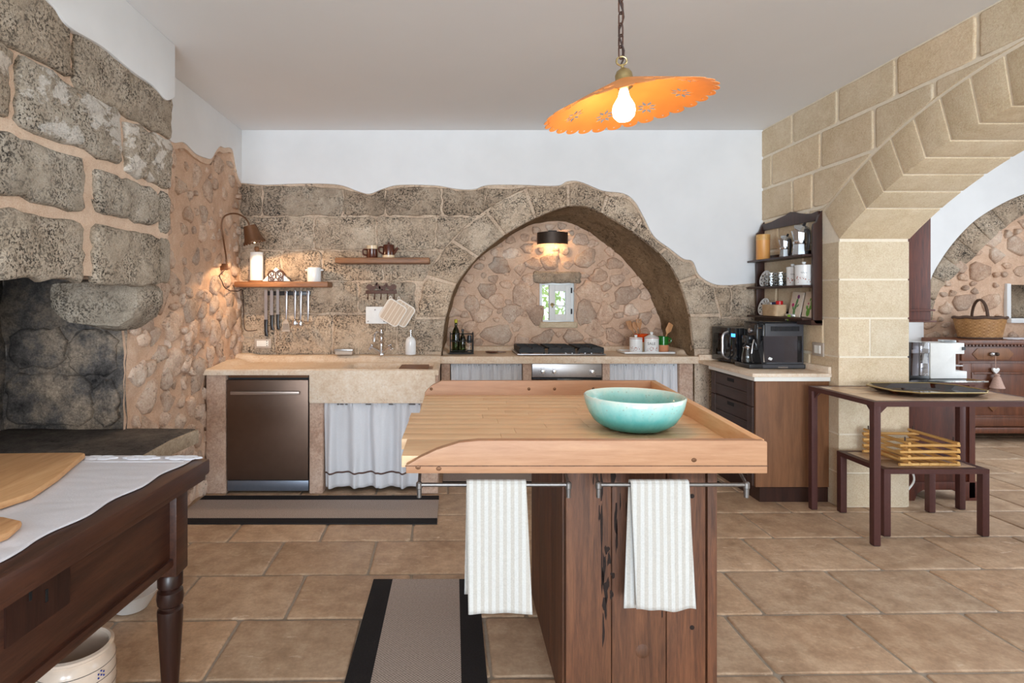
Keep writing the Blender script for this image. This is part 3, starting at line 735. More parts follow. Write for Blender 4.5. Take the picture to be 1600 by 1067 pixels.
for k in range(0, 36, 3):
    a = [oo[k+j] for j in range(4)]; b = [ii[k+j] for j in range(4)]
    put_stone('arch_stone', stone_mb(a+b[::-1], Fb(YA), .035, .6, ((1,.3),(.95,.8),(.8,1),(.4,1)), -.03), M['stone'], wall_adj, .1, .92)
cen = (PX(1690,YA), PZ(480,YA))
for u, v, r in pack(lambda u, v, r: u+r*0 > PX(1448,YA) and v-r > .3 and not (PX(1566,YA)-r < u and PZ(512,YA)-r < v < PZ(438,YA)+r) and (v < 1.3 or (((u-PX(1690,YA))/1.62)**2+((v-1.25)/1.12)**2 < .86)),
                    4.95, 6.9, .85, 2.35, (.12, .08, .05, .035), (60, 200, 400, 400), [], .012):
    put_stone('rubble_stone', stone_mb(blob_out(u, v, r, R.uniform(1, 1.5)), Fb(YA), .025, .5, ((1,0),(.94,.6),(.78,1),(.4,1.05))), M['rubble'], wall_adj, .16, .88)
nic = MB(); x0, x1, z0, z1 = PX(1576,YA), 6.6, PZ(497,YA), PZ(443,YA)
nic.add([(x0,YA,z0),(x1,YA,z0),(x1,YA+.3,z0),(x0,YA+.3,z0),(x0,YA,z1),(x1,YA,z1),(x1,YA+.3,z1),(x0,YA+.3,z1)], [(0,1,2,3),(4,5,6,7),(0,3,7,4),(1,2,6,5),(3,2,6,7)])
obj('wall_niche_recess', nic, M['stone'], wall_adj)
obj('niche_jamb', bx(x0-.045, x0, YA-.03, YA+.1, z0, z1+.0), M['plaster'], wall_adj, bevel=.008)
obj('niche_sill', bx(x0-.02, x1, YA-.05, YA+.1, z0-.05, z0), M['plaster'], wall_adj, bevel=.008)
struct(obj('wall_far_right', MB().box(7.2, 7.4, -4.6, 6.3, 2.75, 3.1).box(7.2, 7.4, -4.6, 6.3, 0, .6).box(7.2, 7.4, -4.6, .6, .6, 2.75).box(7.2, 7.4, 4.2, 6.3, .6, 2.75), M['plaster']))
struct(obj('wall_adjoining_rear', bx(3.0, 7.4, -4.6, -4.5, 0, 3.1), M['plaster']))

# ------------------------------------------------------------------ stone counters and what is built into them
def sstep(a, b, x):
    t = min(1, max(0, (x-a)/(b-a))); return t*t*(3-2*t)
sc_ = thing('sink_counter', 'old carved stone sink counter with deep front apron along the left back wall', 'counter', (-.95, 4.4, 0))
X0, X1, Y0, Y1 = -1.785, -.105, 4.05, 4.775
def slab_top(s, t):
    x, y = X0+(X1-X0)*s, Y0+(Y1-Y0)*t
    z = .897+.004*nz(x*3, y*3)
    z -= .014*sstep(4.08, 4.16, y)*sstep(-1.70, -1.62, x)
    z += .050*sstep(4.62, 4.70, y)+.018*sstep(-1.66, -1.74, x)*sstep(4.15, 4.5, y)*sstep(4.70, 4.62, y)
    ins = sstep(-.83, -.72, x)*sstep(-.155, -.185, x)*sstep(4.12, 4.16, y)*sstep(4.60, 4.56, y)
    z -= .15*ins
    z -= .010*sstep(4.062, 4.05, y)+.006*sstep(-.12, -.105, x)
    return (x, y, z)
NU, NVv = 110, 48
sm = MB().grid(NU, NVv, slab_top)
# edge skirt down to the underside
ed = [i for i in range(NU+1)]+[j*(NU+1)+NU for j in range(1, NVv+1)]+[NVv*(NU+1)+i for i in range(NU-1, -1, -1)]+[j*(NU+1) for j in range(NVv-1, 0, -1)]
o0 = len(sm.v); sm.v += [(sm.v[i][0], sm.v[i][1], .857) for i in ed]
n_ = len(ed); sm.f += [(ed[i], ed[(i+1) % n_], o0+(i+1) % n_, o0+i) for i in range(n_)]
obj('slab', sm, M['castone'], sc_, ang=60)
obj('sink_apron', MB().box(-1.027, -.125, 4.045, 4.12, .655, .893), M['castone'], sc_, bevel=.016)
obj('basin_floor', MB().box(-.84, -.14, 4.1, 4.62, .70, .725), M['castone'], sc_)
for a, b in ((-1.775, -1.632), (-1.034, -.935), (-.235, -.107)):
    obj('pillar', MB().grid(1, 1, lambda s, t: (0, 0, 0)) if False else bx(a, b, 4.085, 4.74, 0, .858), M['pillar'], sc_, bevel=.012)
tag(obj('sink_cutting_block', bx(PX(622,4.2), PX(668,4.2), 4.15, 4.50, .868, .882), M['walnut'], bevel=.004), 'brown wooden insert lying over the right end of the stone sink', 'board')

dw = thing('dishwasher', 'dark brushed steel dishwasher under the stone counter', 'dishwasher', (-1.335, 4.35, 0))
obj('body', bx(-1.628, -1.040, 4.125, 4.70, .02, .853), M['blackmatt'], dw)
obj('top_strip', bx(-1.622, -1.046, 4.112, 4.13, .832, .852), M['bronze'], dw)
obj('door', bx(-1.626, -1.042, 4.088, 4.122, .098, .818), M['steel_dark'], dw, bevel=.004)
obj('plinth', bx(-1.626, -1.042, 4.096, 4.125, .018, .092), M['steel_blue'], dw, bevel=.003)
hd = obj('handle', bx(-1.585, -1.095, 4.042, 4.056, .718, .742), M['handle_steel'], dw, bevel=.004)
for x in (-1.55, -1.13): obj('handle_mount', bx(x-.01, x+.01, 4.055, 4.09, .722, .738), M['steel_dark'], hd)

def curtain(name, label, x0, x1, yy, z0, z1, nf, amp, seed, stripe=None, panels=None):
    t = thing(name, label, 'curtain', ((x0+x1)/2, yy, z0), 'linen curtains under the stone counters')
    def fn(off=0, za=z0, zb=z1):
        def g(s, v):
            z = za+(zb-za)*v; k = (z-z0)/(z1-z0); x = x0+(x1-x0)*s
            ph = nf*2*PI*s+1.2*nz(s*4, seed)+.5*nz(s*9, k*1.5, seed)
            a = amp*(.45+.55*(1-k))*(1+.4*nz(s*5, seed+4))
            y = yy-a*math.sin(ph)-.35*a*math.sin(2.3*ph+seed)
            gather = sstep(.90, .97, k)
            y += -.006*gather*math.sin(nf*5*2*PI*s+3*nz(s*20, seed))
            x += .012*math.cos(ph)*(1-k)
            zz = z+(.005*math.sin(ph+1)*(1-k))
            if k > .96: zz += .006*nz(s*40, seed)
            return (x, y+off, zz)
        return g
    f = obj('fabric', MB().grid(120, 26, fn()), M['curtain'], t, solid=.003)
    if stripe: obj('braid', MB().grid(120, 1, fn(-.004, stripe, stripe+.012)), M['curtain_stripe'], f, solid=.001)
    obj('curtain_rod', MB().tube([(x0-.01, yy+.012, z1-.022), (x1+.01, yy+.012, z1-.022)], .005), M['iron_grey'], t)
    return t
curtain('sink_curtain', 'white linen curtain with a brown braid near its hem below the sink', -.935, -.238, 4.125, .035, .656, 4, .032, 3.1, .135)
curtain('cupboard_curtain', 'short white linen curtain left of the oven', -.020, .582, 4.845, .06, .857, 7, .016, 7.7)
curtain('cupboard_curtain', 'short white linen curtain right of the oven', 1.329, 1.904, 4.845, .06, .857, 7, .016, 12.3)

oc_ = thing('oven_counter', 'pale stone counter slab built into the arched recess', 'counter', (.94, 5.1, 0))
def oc_top(s, t):
    x, y = -.09+(2.02+.09)*s, 4.80+(5.385-4.80)*t
    return (x, y, .916+.003*nz(x*3, y*3)+.040*sstep(5.31, 5.335, y)+.04*sstep(1.95, 1.99, x)*sstep(4.9, 5.0, y)+.03*sstep(-.04, -.07, x)*sstep(4.9, 5.0, y))
om = MB().grid(90, 40, oc_top); obj('slab', om, M['castone'], oc_, ang=60)
obj('slab_front', bx(-.145, 2.055, 4.742, 4.812, .858, .921), M['castone'], oc_, bevel=.012)
for a, b in ((-.148, -.026), (.588, .663), (1.260, 1.324), (1.909, 2.025)):
    obj('pillar', bx(a, b, 4.80, 5.30, 0, .86), M['pillar'], oc_, bevel=.008)

ov = thing('oven', 'built-in steel oven with three round knobs under the hob', 'oven', (.96, 5.05, .1))
obj('body', bx(.668, 1.256, 4.835, 5.28, .10, .855), M['blackmatt'], ov)
cp = obj('control_panel', bx(.668, 1.256, 4.805, 4.838, .738, .852), M['steel'], ov, bevel=.003)
for px in (848, 866, 926):
    kx, kz = PX(px, 4.80), PZ(580.5, 4.80)
    kn = obj('knob', MB().lathe([(.019,0),(.019,-.012),(.016,-.026),(.004,-.028)], (kx, 4.806, kz), 20, 'y'), M['chrome'], cp)
    kk = MB()
    for i in range(7):
        a = 2*PI*i/7+.3; kk.lathe([(.0022,0),(.0022,-.002)], (kx+.031*math.cos(a), 4.806, kz+.031*math.sin(a)), 6, 'y')
    obj('dial_marks', kk, M['ink'], kn)['kind'] = 'stuff'
obj('brand_strip', bx(1.205, 1.25, 4.803, 4.806, .748, .752), M['ink'], cp)
od = obj('oven_door', bx(.670, 1.254, 4.81, 4.838, .27, .728), M['gloss_black'], ov, bevel=.003)
obj('oven_handle', MB().tube([(.72,4.81,.69),(.72,4.775,.69),(1.20,4.775,.69),(1.20,4.81,.69)], .008), M['steel'], od)

hb_ = thing('gas_hob', 'black and steel gas hob on the stone counter under the arch', 'hob', (.92, 5.08, .921))
obj('plate', bx(.545, 1.300, 4.835, 5.30, .9215, .932), M['steel'], hb_, bevel=.003)
def burner(cx, cy, r):
    b = obj('burner', MB().lathe([(r,.932),(r,.944),(r*.8,.948),(r*.75,.956),(.004,.957)], (cx, cy, 0), 20), M['blackmatt'], hb_)
for cx, cy, r in ((.67,4.95,.03),(.67,5.18,.045),(.925,5.06,.06),(1.17,5.20,.035),(1.17,4.96,.03)): burner(cx, cy, r)
for gx0, gx1 in ((.565, .78), (.81, 1.04), (1.07, 1.285)):
    g = MB(); z = .985; h = .011
    g.box(gx0, gx1, 4.85, 4.86, z-.045, z).box(gx0, gx1, 5.27, 5.28, z-.045, z)
    g.box(gx0, gx0+.01, 4.85, 5.28, z-.045, z) if gx0 < .6 else g.box(gx0, gx0+.01, 4.85, 5.28, z-h, z)
    g.box(gx1-.01, gx1, 4.85, 5.28, z-.045, z) if gx1 > 1.2 else g.box(gx1-.01, gx1, 4.85, 5.28, z-h, z)
    xm = (gx0+gx1)/2
    g.box(xm-.005, xm+.005, 4.85, 5.28, z-h, z).box(gx0, gx1, 5.06, 5.07, z-h, z)
    for yy in (4.95, 5.18): g.box(gx0, gx1, yy-.005, yy+.005, z-h, z)
    for fx in (gx0+.005, gx1-.005):
        for fy in (4.855, 5.275): g.box(fx-.006, fx+.006, fy-.006, fy+.006, .931, z-h)
    obj('pan_support', g, M['blackmatt'], hb_, smooth=False)
for i in range(5):
    obj('knob', MB().lathe([(.014,.932),(.014,.952),(.010,.958),(.003,.959)], (.965+i*.055, 4.875, 0), 14), M['steel'], hb_)

# ------------------------------------------------------------------ on the sink counter
tp = thing('mixer_tap', 'chrome mixer tap with two cross handles behind the sink', 'tap', (-.592, 4.68, .945))
tx, ty = -.592, 4.68
obj('column', MB().lathe([(.024,.94),(.024,.955),(.017,.965),(.017,1.0),(.012,1.01),(.012,1.05),(.015,1.055),(.012,1.06),(.011,1.11),(.015,1.115),(.015,1.125),(.008,1.14),(.010,1.15),(.003,1.157)], (tx, ty, 0), 18), M['chrome'], tp)
obj('spout', MB().tube(smooth_pts([(tx,ty,1.10),(tx-.008,ty-.06,1.125),(tx-.02,ty-.13,1.128),(tx-.03,ty-.185,1.11),(tx-.032,ty-.20,1.06)], 5), .010, 10), M['chrome'], tp)
for s in (-1, 1):
    e = (tx+s*.072, ty-.03, 1.000)
    a = obj('valve_arm', MB().tube([(tx, ty, .958), e], .011, 10), M['chrome'], tp)
    h = MB(); d = Vector((s*.072, -.03, .042)).normalized(); p = Vector(e)+d*.012; u = d.orthogonal().normalized(); w = d.cross(u)
    h.tube([p-u*.026, p+u*.026], .0055, 8).tube([p-w*.026, p+w*.026], .0055, 8)
    for q in (p-u*.026, p+u*.026, p-w*.026, p+w*.026): h.ball(q, .008, n=10, m=6)
    h.tube([Vector(e), Vector(e)+d*.022], .009, 10); obj('cross_handle', h, M['chrome'], a)
sp = thing('soap_dispenser', 'white ceramic soap dispenser with chrome pump beside the tap', 'soap dispenser', (-.348, 4.66, .944))
obj('bottle', MB().lathe([(.040,.945),(.044,.95),(.044,1.045),(.042,1.06),(.034,1.078),(.018,1.09),(.012,1.094)], (-.348, 4.66, 0), 24), M['white'], sp)
obj('pump', MB().lathe([(.013,1.09),(.013,1.10),(.006,1.105),(.006,1.135),(.009,1.137),(.009,1.146)], (-.348, 4.66, 0), 14).tube([(-.348,4.66,1.141),(-.352,4.615,1.139)], .004), M['chrome'], sp)
sd = thing('soap_dish', 'small pale grey stone soap box on the counter rim', 'soap dish', (-.90, 4.69, .94))
obj('dish', bx(-.968, -.826, 4.655, 4.745, .942, .975), M['taupe'], sd, bevel=.006)
obj('dish_lid', bx(-.972, -.822, 4.651, 4.749, .975, .988), M['foil'], sd, bevel=.004)

# ------------------------------------------------------------------ on the oven counter
ob = thing('oil_cruet_rack', 'black wire cruet rack at the left end of the oven counter', 'rack', (.02, 5.05, .92))
rk = MB(); 
for z in (.945, 1.03): rk.tube([(-.025,4.97,z),(.175,4.97,z),(.175,5.12,z),(-.025,5.12,z)], .004, 6, True)
for x in (-.025, .175):
    for y in (4.97, 5.12): rk.tube([(x,y,.92),(x,y,1.10)], .004, 6)
rk.tube([(-.025,5.045,1.09),(.175,5.045,1.09)], .005, 6).tube([(-.025,4.97,1.10),(-.025,5.12,1.10)], .004, 6).tube([(.175,4.97,1.10),(.175,5.12,1.10)], .004, 6)
obj('wire_frame', rk, M['blackmatt'], ob); obj('rack_tray', bx(-.03, .18, 4.96, 5.13, .9205, .932), M['blackmatt'], ob, bevel=.003)
def bottle(name, label, x, y, z, r, h, mat, cap):
    t = thing(name, label, 'bottle', (x, y, z))
    obj('glass_body', MB().lathe([(r*.95,0),(r,.01),(r,h*.55),(r*.85,h*.65),(r*.35,h*.78),(r*.32,h*.92),(r*.36,h*.93)], (x,y,z), 18), mat, t)
    obj('cap', MB().lathe([(r*.42,h*.90),(r*.42,h),(r*.3,h*1.005)], (x,y,z), 14), cap, t)
bottle('oil_bottle', 'tall dark green oil bottle with yellow cap in the cruet rack', .025, 5.055, .932, .034, .285, M['bottle'], M['yellowcap'])
bottle('vinegar_bottle', 'smaller dark vinegar bottle in the middle of the cruet rack', .085, 5.04, .932, .026, .20, M['bottle'], M['black'])
t = thing('salt_mill', 'small glass shaker with black lid at the right of the cruet rack', 'shaker', (.145, 5.04, .932))
obj('shaker_body', MB().lathe([(.022,0),(.024,.01),(.022,.08)], (.145,5.04,.932), 16), M['glass'], t)
obj('shaker_lid', MB().lathe([(.023,.08),(.024,.09),(.018,.145),(.004,.12)], (.145,5.04,.932), 16), M['black'], t)
t = thing('spoon_rest', 'dark spoon rest lying on the counter left of the hob', 'spoon rest', (.34, 5.05, .92))
obj('dish', MB().lathe([(.03,.921),(.055,.926),(.062,.934),(.058,.934),(.03,.926),(.002,.925)], (.345,5.05,0), 20, sy=.7), M['brownglaze'], t)
obj('rest_handle', bx(.39, .47, 5.035, 5.06, .926, .934), M['brownglaze'], t, bevel=.003)

def text_on_cyl(txt, c, r, z, size, mat, parent, a0=-PI/2, name='lettering'):
    cu = bpy.data.curves.new('lettering_curve', 'FONT'); cu.body = txt; cu.size = size; cu.align_x = 'CENTER'; cu.extrude = .0
    to = bpy.data.objects.new('lettering_tmp', cu); COL.objects.link(to)
    dg = bpy.context.evaluated_depsgraph_get(); me = to.evaluated_get(dg).to_mesh()
    mb = MB(); mb.v = [(c[0]+(r+.0012)*math.cos(a0+v.co.x/r), c[1]+(r+.0012)*math.sin(a0+v.co.x/r), z+v.co.y) for v in me.vertices]
    mb.f = [tuple(p.vertices) for p in me.polygons]
    to.to_mesh_clear if False else None
    bpy.data.objects.remove(to)
    return obj(name, mb, mat, parent)
def marks_on_cyl(c, r, z0, z1, mat, parent, n=14, a0=-PI/2, sp=1.0, name='printed_flowers', seed=1, s=.005):
    q = random.Random(seed); mb = MB()
    for i in range(n):
        a = a0+q.uniform(-sp, sp); z = q.uniform(z0, z1); h = s*q.uniform(.6, 1.3)
        pts = [(a-h/r, z), (a, z-h), (a+h/r, z), (a, z+h)]
        mb.add([(c[0]+(r+.001)*math.cos(p), c[1]+(r+.001)*math.sin(p), zz) for p, zz in pts], [(0,1,2,3)])
    o = obj(name, mb, mat, parent); o['kind'] = 'stuff'; return o
def diamond_on_cyl(c, r, z, h, mat, parent, a0=-PI/2):
    mb = MB(); pts = [Vector((c[0]+(r+.0015)*math.cos(a0+u/r), c[1]+(r+.0015)*math.sin(a0+u/r), z+v)) for u, v in [(h,0),(h/2,h/2),(0,h),(-h/2,h/2),(-h,0),(-h/2,-h/2),(0,-h),(h/2,-h/2)]]
    mb.tube(pts, .0013, 5, True); return obj('printed_diamond', mb, mat, parent)
tag(obj('ceramic_tray', MB().box(1.50, 1.93, 4.96, 5.20, .922, .928).box(1.50,1.93,4.955,4.965,.922,.938).box(1.50,1.93,5.195,5.205,.922,.938).box(1.495,1.505,4.955,5.205,.922,.938).box(1.925,1.935,4.955,5.205,.922,.938), M['white'], bevel=.002), 'flat white tray carrying the canisters at the right end of the counter', 'tray')
def canister(x, y, z, r, h, label, txt, conical, seed):
    t = thing('canister', label, 'canister', (x, y, z), 'white lidded canisters')
    b = obj('jar', MB().lathe([(r*.96,0),(r,.006),(r,h),(r*.97,h)], (x,y,z), 28), M['white'], t)
    if conical: pr = [(r*1.03,h),(r*1.03,h+.006),(r*.5,h+.026),(r*.22,h+.030),(r*.16,h+.034),(r*.24,h+.044),(r*.2,h+.054),(.001,h+.056)]
    else: pr = [(r*1.03,h),(r*1.03,h+.008),(r*.9,h+.012),(r*.22,h+.013),(r*.2,h+.018),(r*.26,h+.028),(r*.2,h+.034),(.001,h+.035)]
    ld = obj('lid', MB().lathe(pr, (x,y,z), 28), M['white'], t)
    obj('rim_line', MB().lathe([(r*1.035,h+.000),(r*1.04,h+.002),(r*1.035,h+.004)], (x,y,z), 28, cap0=False, cap1=False), M['redprint'], ld)
    a0 = math.atan2(-y, -x)
    if txt: text_on_cyl(txt, (x,y), r, z+h*.56, r*.52, M['greyprint'], b, a0)
    marks_on_cyl((x,y), r, z+h*.15, z+h*.42, M['redprint'], b, 14, a0, .9, seed=seed, s=r*.06)
    diamond_on_cyl((x,y), r, z+h*.28, r*.28, M['redprint'], b, a0)
    return t
canister(PX(993.5,5.03), 5.03, .929, .055, .120, 'smaller white canister with flat lid at the left front of the white tray', None, False, 3)
canister(PX(1018,5.02), 5.02, .929, .062, .125, 'white lidded canister marked SALE on the counter tray', 'SALE', True, 4)
def wooden_tool(name, label, p0, p1, kind, mat):
    t = thing(name, label, 'utensil', p0); p0, p1 = Vector(p0), Vector(p1); d = (p1-p0).normalized(); L = (p1-p0).length
    obj('handle', MB().tube([p0, p0+d*(L*.72)], .0055, 8), mat, t)
    u = Vector((1,0,0)); u = (u-d*u.dot(d)).normalized(); w = d.cross(u); c = p0+d*(L*.70)
    h = MB()
    if kind == 'fork':
        h.prism([(-.008,0),(.008,0),(.024,.04),(.024,.085),(.014,.085),(.012,.05),(.005,.05),(.005,.088),(-.005,.088),(-.005,.05),(-.012,.05),(-.014,.085),(-.024,.085),(-.024,.04)], lambda a, b, e: c+u*a+d*b+w*e, -.003, .003)
    elif kind == 'spoon':
        h.prism([(-.006,0),(.006,0)]+[(.024*math.cos(a), .055+.035*math.sin(a)) for a in [-.9+i*.45 for i in range(11)] if a < 4.05], lambda a, b, e: c+u*a+d*b+w*e, -.004, .004)
    else:
        h.prism([(-.007,0),(.007,0),(.026,.03),(.026,.09),(-.020,.10),(-.026,.03)], lambda a, b, e: c+u*a+d*b+w*e, -.003, .003)
    obj('head', h, mat, t, bevel=.0015)
px_, py_ = PX(1003,5.12), 5.13
t = thing('utensil_jar', 'orange and cream glazed jar holding wooden utensils behind the canisters', 'jar', (px_, py_, .929))
obj('jar_base', MB().lathe([(.042,0),(.044,.004),(.044,.085)], (px_,py_,.929), 24), M['creamglaze'], t)
obj('jar_top', MB().lathe([(.0445,.085),(.044,.12),(.060,.148),(.062,.156),(.056,.156),(.040,.12),(.039,.02),(.002,.02)], (px_,py_,.929), 24, cap0=False), M['redorange'], t)
for nm, lb, dx, top, kd in (('wooden_spatula','wooden spatula leaning furthest left in the orange jar',-.105,.255,'flat'),('wooden_spoon','broad wooden spoon leaning left in the orange jar',-.06,.245,'spoon'),('wooden_fork','wooden fork standing tallest in the orange jar',-.03,.285,'fork')):
    wooden_tool(nm, lb, (px_+dx*-.05, py_+.005*(1 if kd == 'flat' else -1), .95), (px_+dx, py_+(.04 if kd == 'flat' else -.01 if kd == 'fork' else .015), .929+top), kd, M['spoonwood'])
mx, my = PX(1036,5.08), 5.08
t = thing('utensil_mug', 'green glazed terracotta mug with a wooden spatula on the white tray', 'mug', (mx, my, .929))
obj('mug_base', MB().lathe([(.043,0),(.046,.004),(.046,.062)], (mx,my,.929), 24), M['terracotta'], t)
obj('mug_top', MB().lathe([(.0465,.062),(.0465,.135),(.043,.138),(.041,.13),(.041,.02),(.002,.02)], (mx,my,.929), 24, cap0=False), M['green'], t)
obj('mug_handle', MB().tube(smooth_pts([(mx+.045,my,1.05),(mx+.068,my,1.045),(mx+.07,my,1.02),(mx+.046,my,1.005)], 4), .006), M['green'], t)
wooden_tool('wooden_spatula', 'pale wooden spatula in the green mug', (mx-.015, my, .955), (mx+.055, my-.005, 1.15), 'flat', M['spoonwood'])

# ------------------------------------------------------------------ recess lamp
def half_shade(cx, y0, r, z0, z1, n=24, th=.004):
    m = MB(); o = []
    for i in range(n+1):
        a = PI+PI*i/n; o.append((cx+r*math.cos(a), y0+r*.75*math.sin(a)))
    for i in range(n, -1, -1):
        a = PI+PI*i/n; o.append((cx+(r-th)*math.cos(a), y0+(r-th)*.75*math.sin(a)))
    N = len(o); m.add([(x, y, z0) for x, y in o]+[(x, y, z1) for x, y in o], [(i, (i+1) % N, N+(i+1) % N, N+i) for i in range(N)])
    k = n+1
    m.f += [(i, i+1, N-2-i, N-1-i) for i in range(n)]+[(N+i, N+i+1, N+N-2-i, N+N-1-i) for i in range(n)]
    return m
lx, ly = PX(866,5.28), 5.375
nl = thing('arch_wall_lamp', 'half-round dark bronze wall lamp glowing downward under the arch', 'wall lamp', (lx, 5.38, 1.92))
obj('shade', half_shade(lx, ly, .145, 1.915, 2.025), M['darkbronze'], nl)
obj('shade_top', MB().prism([(lx+.141*math.cos(PI+PI*i/20), ly+.141*.75*math.sin(PI+PI*i/20)) for i in range(21)], Fz(0), 2.018, 2.022), M['darkbronze'], nl)
obj('wall_plate', bx(lx-.04, lx+.04, 5.36, 5.40, 1.93, 2.045), M['blackmatt'], nl, bevel=.004)
obj('bulb', MB().ball((lx, 5.315, 1.965), .022, .022, .03), M['bulb_small'], nl)
l = bpy.data.lights.new('arch_lamp_light', 'POINT'); l.energy = 3.0; l.color = (1, .62, .30); l.shadow_soft_size = .02
lo = bpy.data.objects.new('arch_lamp_light', l); COL.objects.link(lo); lo.parent = nl; lo.location = (0, 5.32-5.38-.0, .012)

# ------------------------------------------------------------------ shelves and things on the left of the back wall
def plank(name, label, x0, x1, y0, y1, z0, z1, mat, bev=.006):
    o = obj(name, bx(x0, x1, y0, y1, z0, z1), mat, bevel=bev); return tag(o, label, 'shelf')
plank('wall_shelf', 'rustic wooden shelf under the bent wall lamp', -1.775, PX(512,4.60), 4.60, 4.81, 1.495, 1.540, M['shelfwood'], .012)
plank('wall_shelf', 'rustic wooden shelf carrying a brown mug and coffee pot', PX(523,4.62), PX(671,4.62), 4.62, 4.81, 1.690, 1.737, M['shelfwood'], .012)
# bent-arm lamp
bl = thing('bent_arm_lamp', 'bronze bell-shaped lamp on a curved arm over the left shelf', 'wall lamp', (-1.80, 4.45, 1.65))
Yl = 4.33
P = lambda x, y, Y=Yl: (PX(x, Y), Y, PZ(y, Y))
def on_left(x, y, X=-1.765):
    Y = min(4.755, X*FOC/(x-CX)); return (PX(x, Y), Y, PZ(y, Y))
obj('arm', MB().tube(smooth_pts([on_left(354,418),on_left(353,400),on_left(349,374,-1.755),P(346,353),P(349,340),P(358,334.5),P(370,334),P(381,339),P(387,346),P(390,354)], 6), .0062, 8), M['bronze'], bl)
pb = on_left(354,418); obj('wall_bracket', bx(-1.81, -1.758, pb[1]-.012, pb[1]+.012, pb[2]-.02, pb[2]+.03), M['bronze'], bl, bevel=.004)
obj('cable', MB().tube(smooth_pts([pb,on_left(349,424),on_left(343,431),on_left(347,440),on_left(351,449),on_left(361,454),on_left(372,455),on_left(378,453),P(380,470,4.755),P(381,500,4.755),P(383,515,4.755),P(392,517,4.755),P(402,515.5,4.765)], 5), .0035, 6), M['cord'], bl)
ax = Vector((.24, .16, -1)).normalized(); top = Vector(P(390,352)); 
Q = Vector((0,0,-1)).rotation_difference(ax).to_matrix().to_4x4(); Ms = Matrix.Translation(top) @ Q
sh = MB(); n = 40; pr = [(.012,0),(.046,-.002),(.052,-.03),(.066,-.10),(.072,-.115),(.084,-.132)]
for k, (r, h) in enumerate(pr):
    for i in range(n):
        a = 2*PI*i/n; sh.v.append((r*math.cos(a), r*math.sin(a), h-(.012*abs(math.sin(a*10)) if k == len(pr)-1 else 0)))
for j in range(len(pr)-1):
    for i in range(n): sh.f.append((j*n+i, j*n+(i+1) % n, (j+1)*n+(i+1) % n, (j+1)*n+i))
obj('shade', sh.xf(Ms), M['bronze'], bl, solid=.002)
obj('bulb', MB().ball((0,0,-.108), .021, .021, .03).xf(Ms), M['bulb_small'], bl)
obj('lamp_holder', MB().lathe([(.014,0),(.016,-.06)], (0,0,0), 14).xf(Ms), M['brass'], bl)
l = bpy.data.lights.new('shelf_lamp_light', 'SPOT'); l.energy = 16; l.color = (1, .66, .38); l.spot_size = math.radians(150); l.spot_blend = .12; l.shadow_soft_size = .02
lo = bpy.data.objects.new('shelf_lamp_light', l); COL.objects.link(lo); lo.parent = bl
lo.location = (Ms @ Vector((0,0,-.145)))-Vector(bl.location); lo.rotation_euler = Q.to_euler()

x, y, z = PX(401,4.69), 4.69, 1.5405
t = thing('paper_towel_holder', 'white kitchen paper roll on a wooden stand at the left of the shelf', 'paper towel', (x, y, z))
obj('stand_base', MB().lathe([(.062,0),(.064,.004),(.06,.012)], (x,y,z), 24), M['shelfwood'], t)
obj('stand_post', MB().lathe([(.012,0),(.012,.255),(.018,.262),(.018,.285),(.012,.292)], (x,y,z), 14), M['shelfwood'], t)
obj('paper_roll', MB().lathe([(.016,.012),(.053,.012),(.054,.018),(.052,.24),(.051,.243),(.016,.243)], (x,y,z), 32, cap0=False, cap1=False), M['paper'], t)
obj('stand_side', bx(x-.068, x-.05, y+.035, y+.05, z, z+.20), M['shelfwood'], t, bevel=.003)
# napkins in scrolled iron holder
x, y = PX(432,4.68), 4.68
t = thing('napkin_holder', 'black scrolled iron napkin holder on the left shelf', 'napkin holder', (x, y, z))
def scroll(cx, cz, r, s, yy):
    return [(cx+s*r*(1-k/26)*math.cos(-1.4+k*.42), yy, cz+r*(1-k/26)*math.sin(-1.4+k*.42)) for k in range(22)]
for yy in (y-.022, y+.022):
    m = MB(); m.box(x-.062, x+.062, yy-.003, yy+.003, z+.003, z+.009)
    for s in (-1, 1):
        m.tube(scroll(x+s*.033, z+.062, .030, s, yy), .0042, 6); m.tube(scroll(x+s*.036, z+.024, .019, -s, yy), .0038, 6)
        m.tube(smooth_pts([(x+s*.06,yy,z+.008),(x+s*.058,yy,z+.04),(x+s*.064,yy,z+.065),(x+s*.034,yy,z+.094),(x,yy,z+.07),(x,yy,z+.03)], 5), .004, 6)
    m.tube([(x-.02,yy,z+.012),(x,yy,z+.04),(x+.02,yy,z+.012)], .0038, 6)
    obj('scroll_panel', m, M['rust'], t)
obj('holder_base', bx(x-.062, x+.062, y-.024, y+.024, z+.0005, z+.004), M['rust'], t)
nk = MB()
for k in range(4):
    yy = y-.015+k*.009; nk.add([(x-.112,yy,z+.006),(x+.112,yy,z+.006),(x,yy+.002,z+.118),(x-.112,yy+.006,z+.006),(x+.112,yy+.006,z+.006),(x,yy+.008,z+.118)], [(0,1,2),(3,5,4),(0,3,4,1),(1,4,5,2),(2,5,3,0)])
tag(obj('paper_napkins', nk, M['paper'], smooth=False), 'stack of white triangular paper napkins in the iron holder', 'napkins')
x, y = PX(491,4.69), 4.69
t = thing('storage_jar', 'plain white ceramic jar with ear handles at the right of the left shelf', 'jar', (x, y, z))
obj('jar_body', MB().lathe([(.053,0),(.056,.004),(.056,.112),(.052,.118),(.050,.112),(.05,.01),(.002,.008)], (x,y,z), 28), M['white'], t)
for s in (-1, 1): obj('ear_handle', MB().ball((x+s*.062,y,z+.098), .016, .013, .009), M['white'], t)

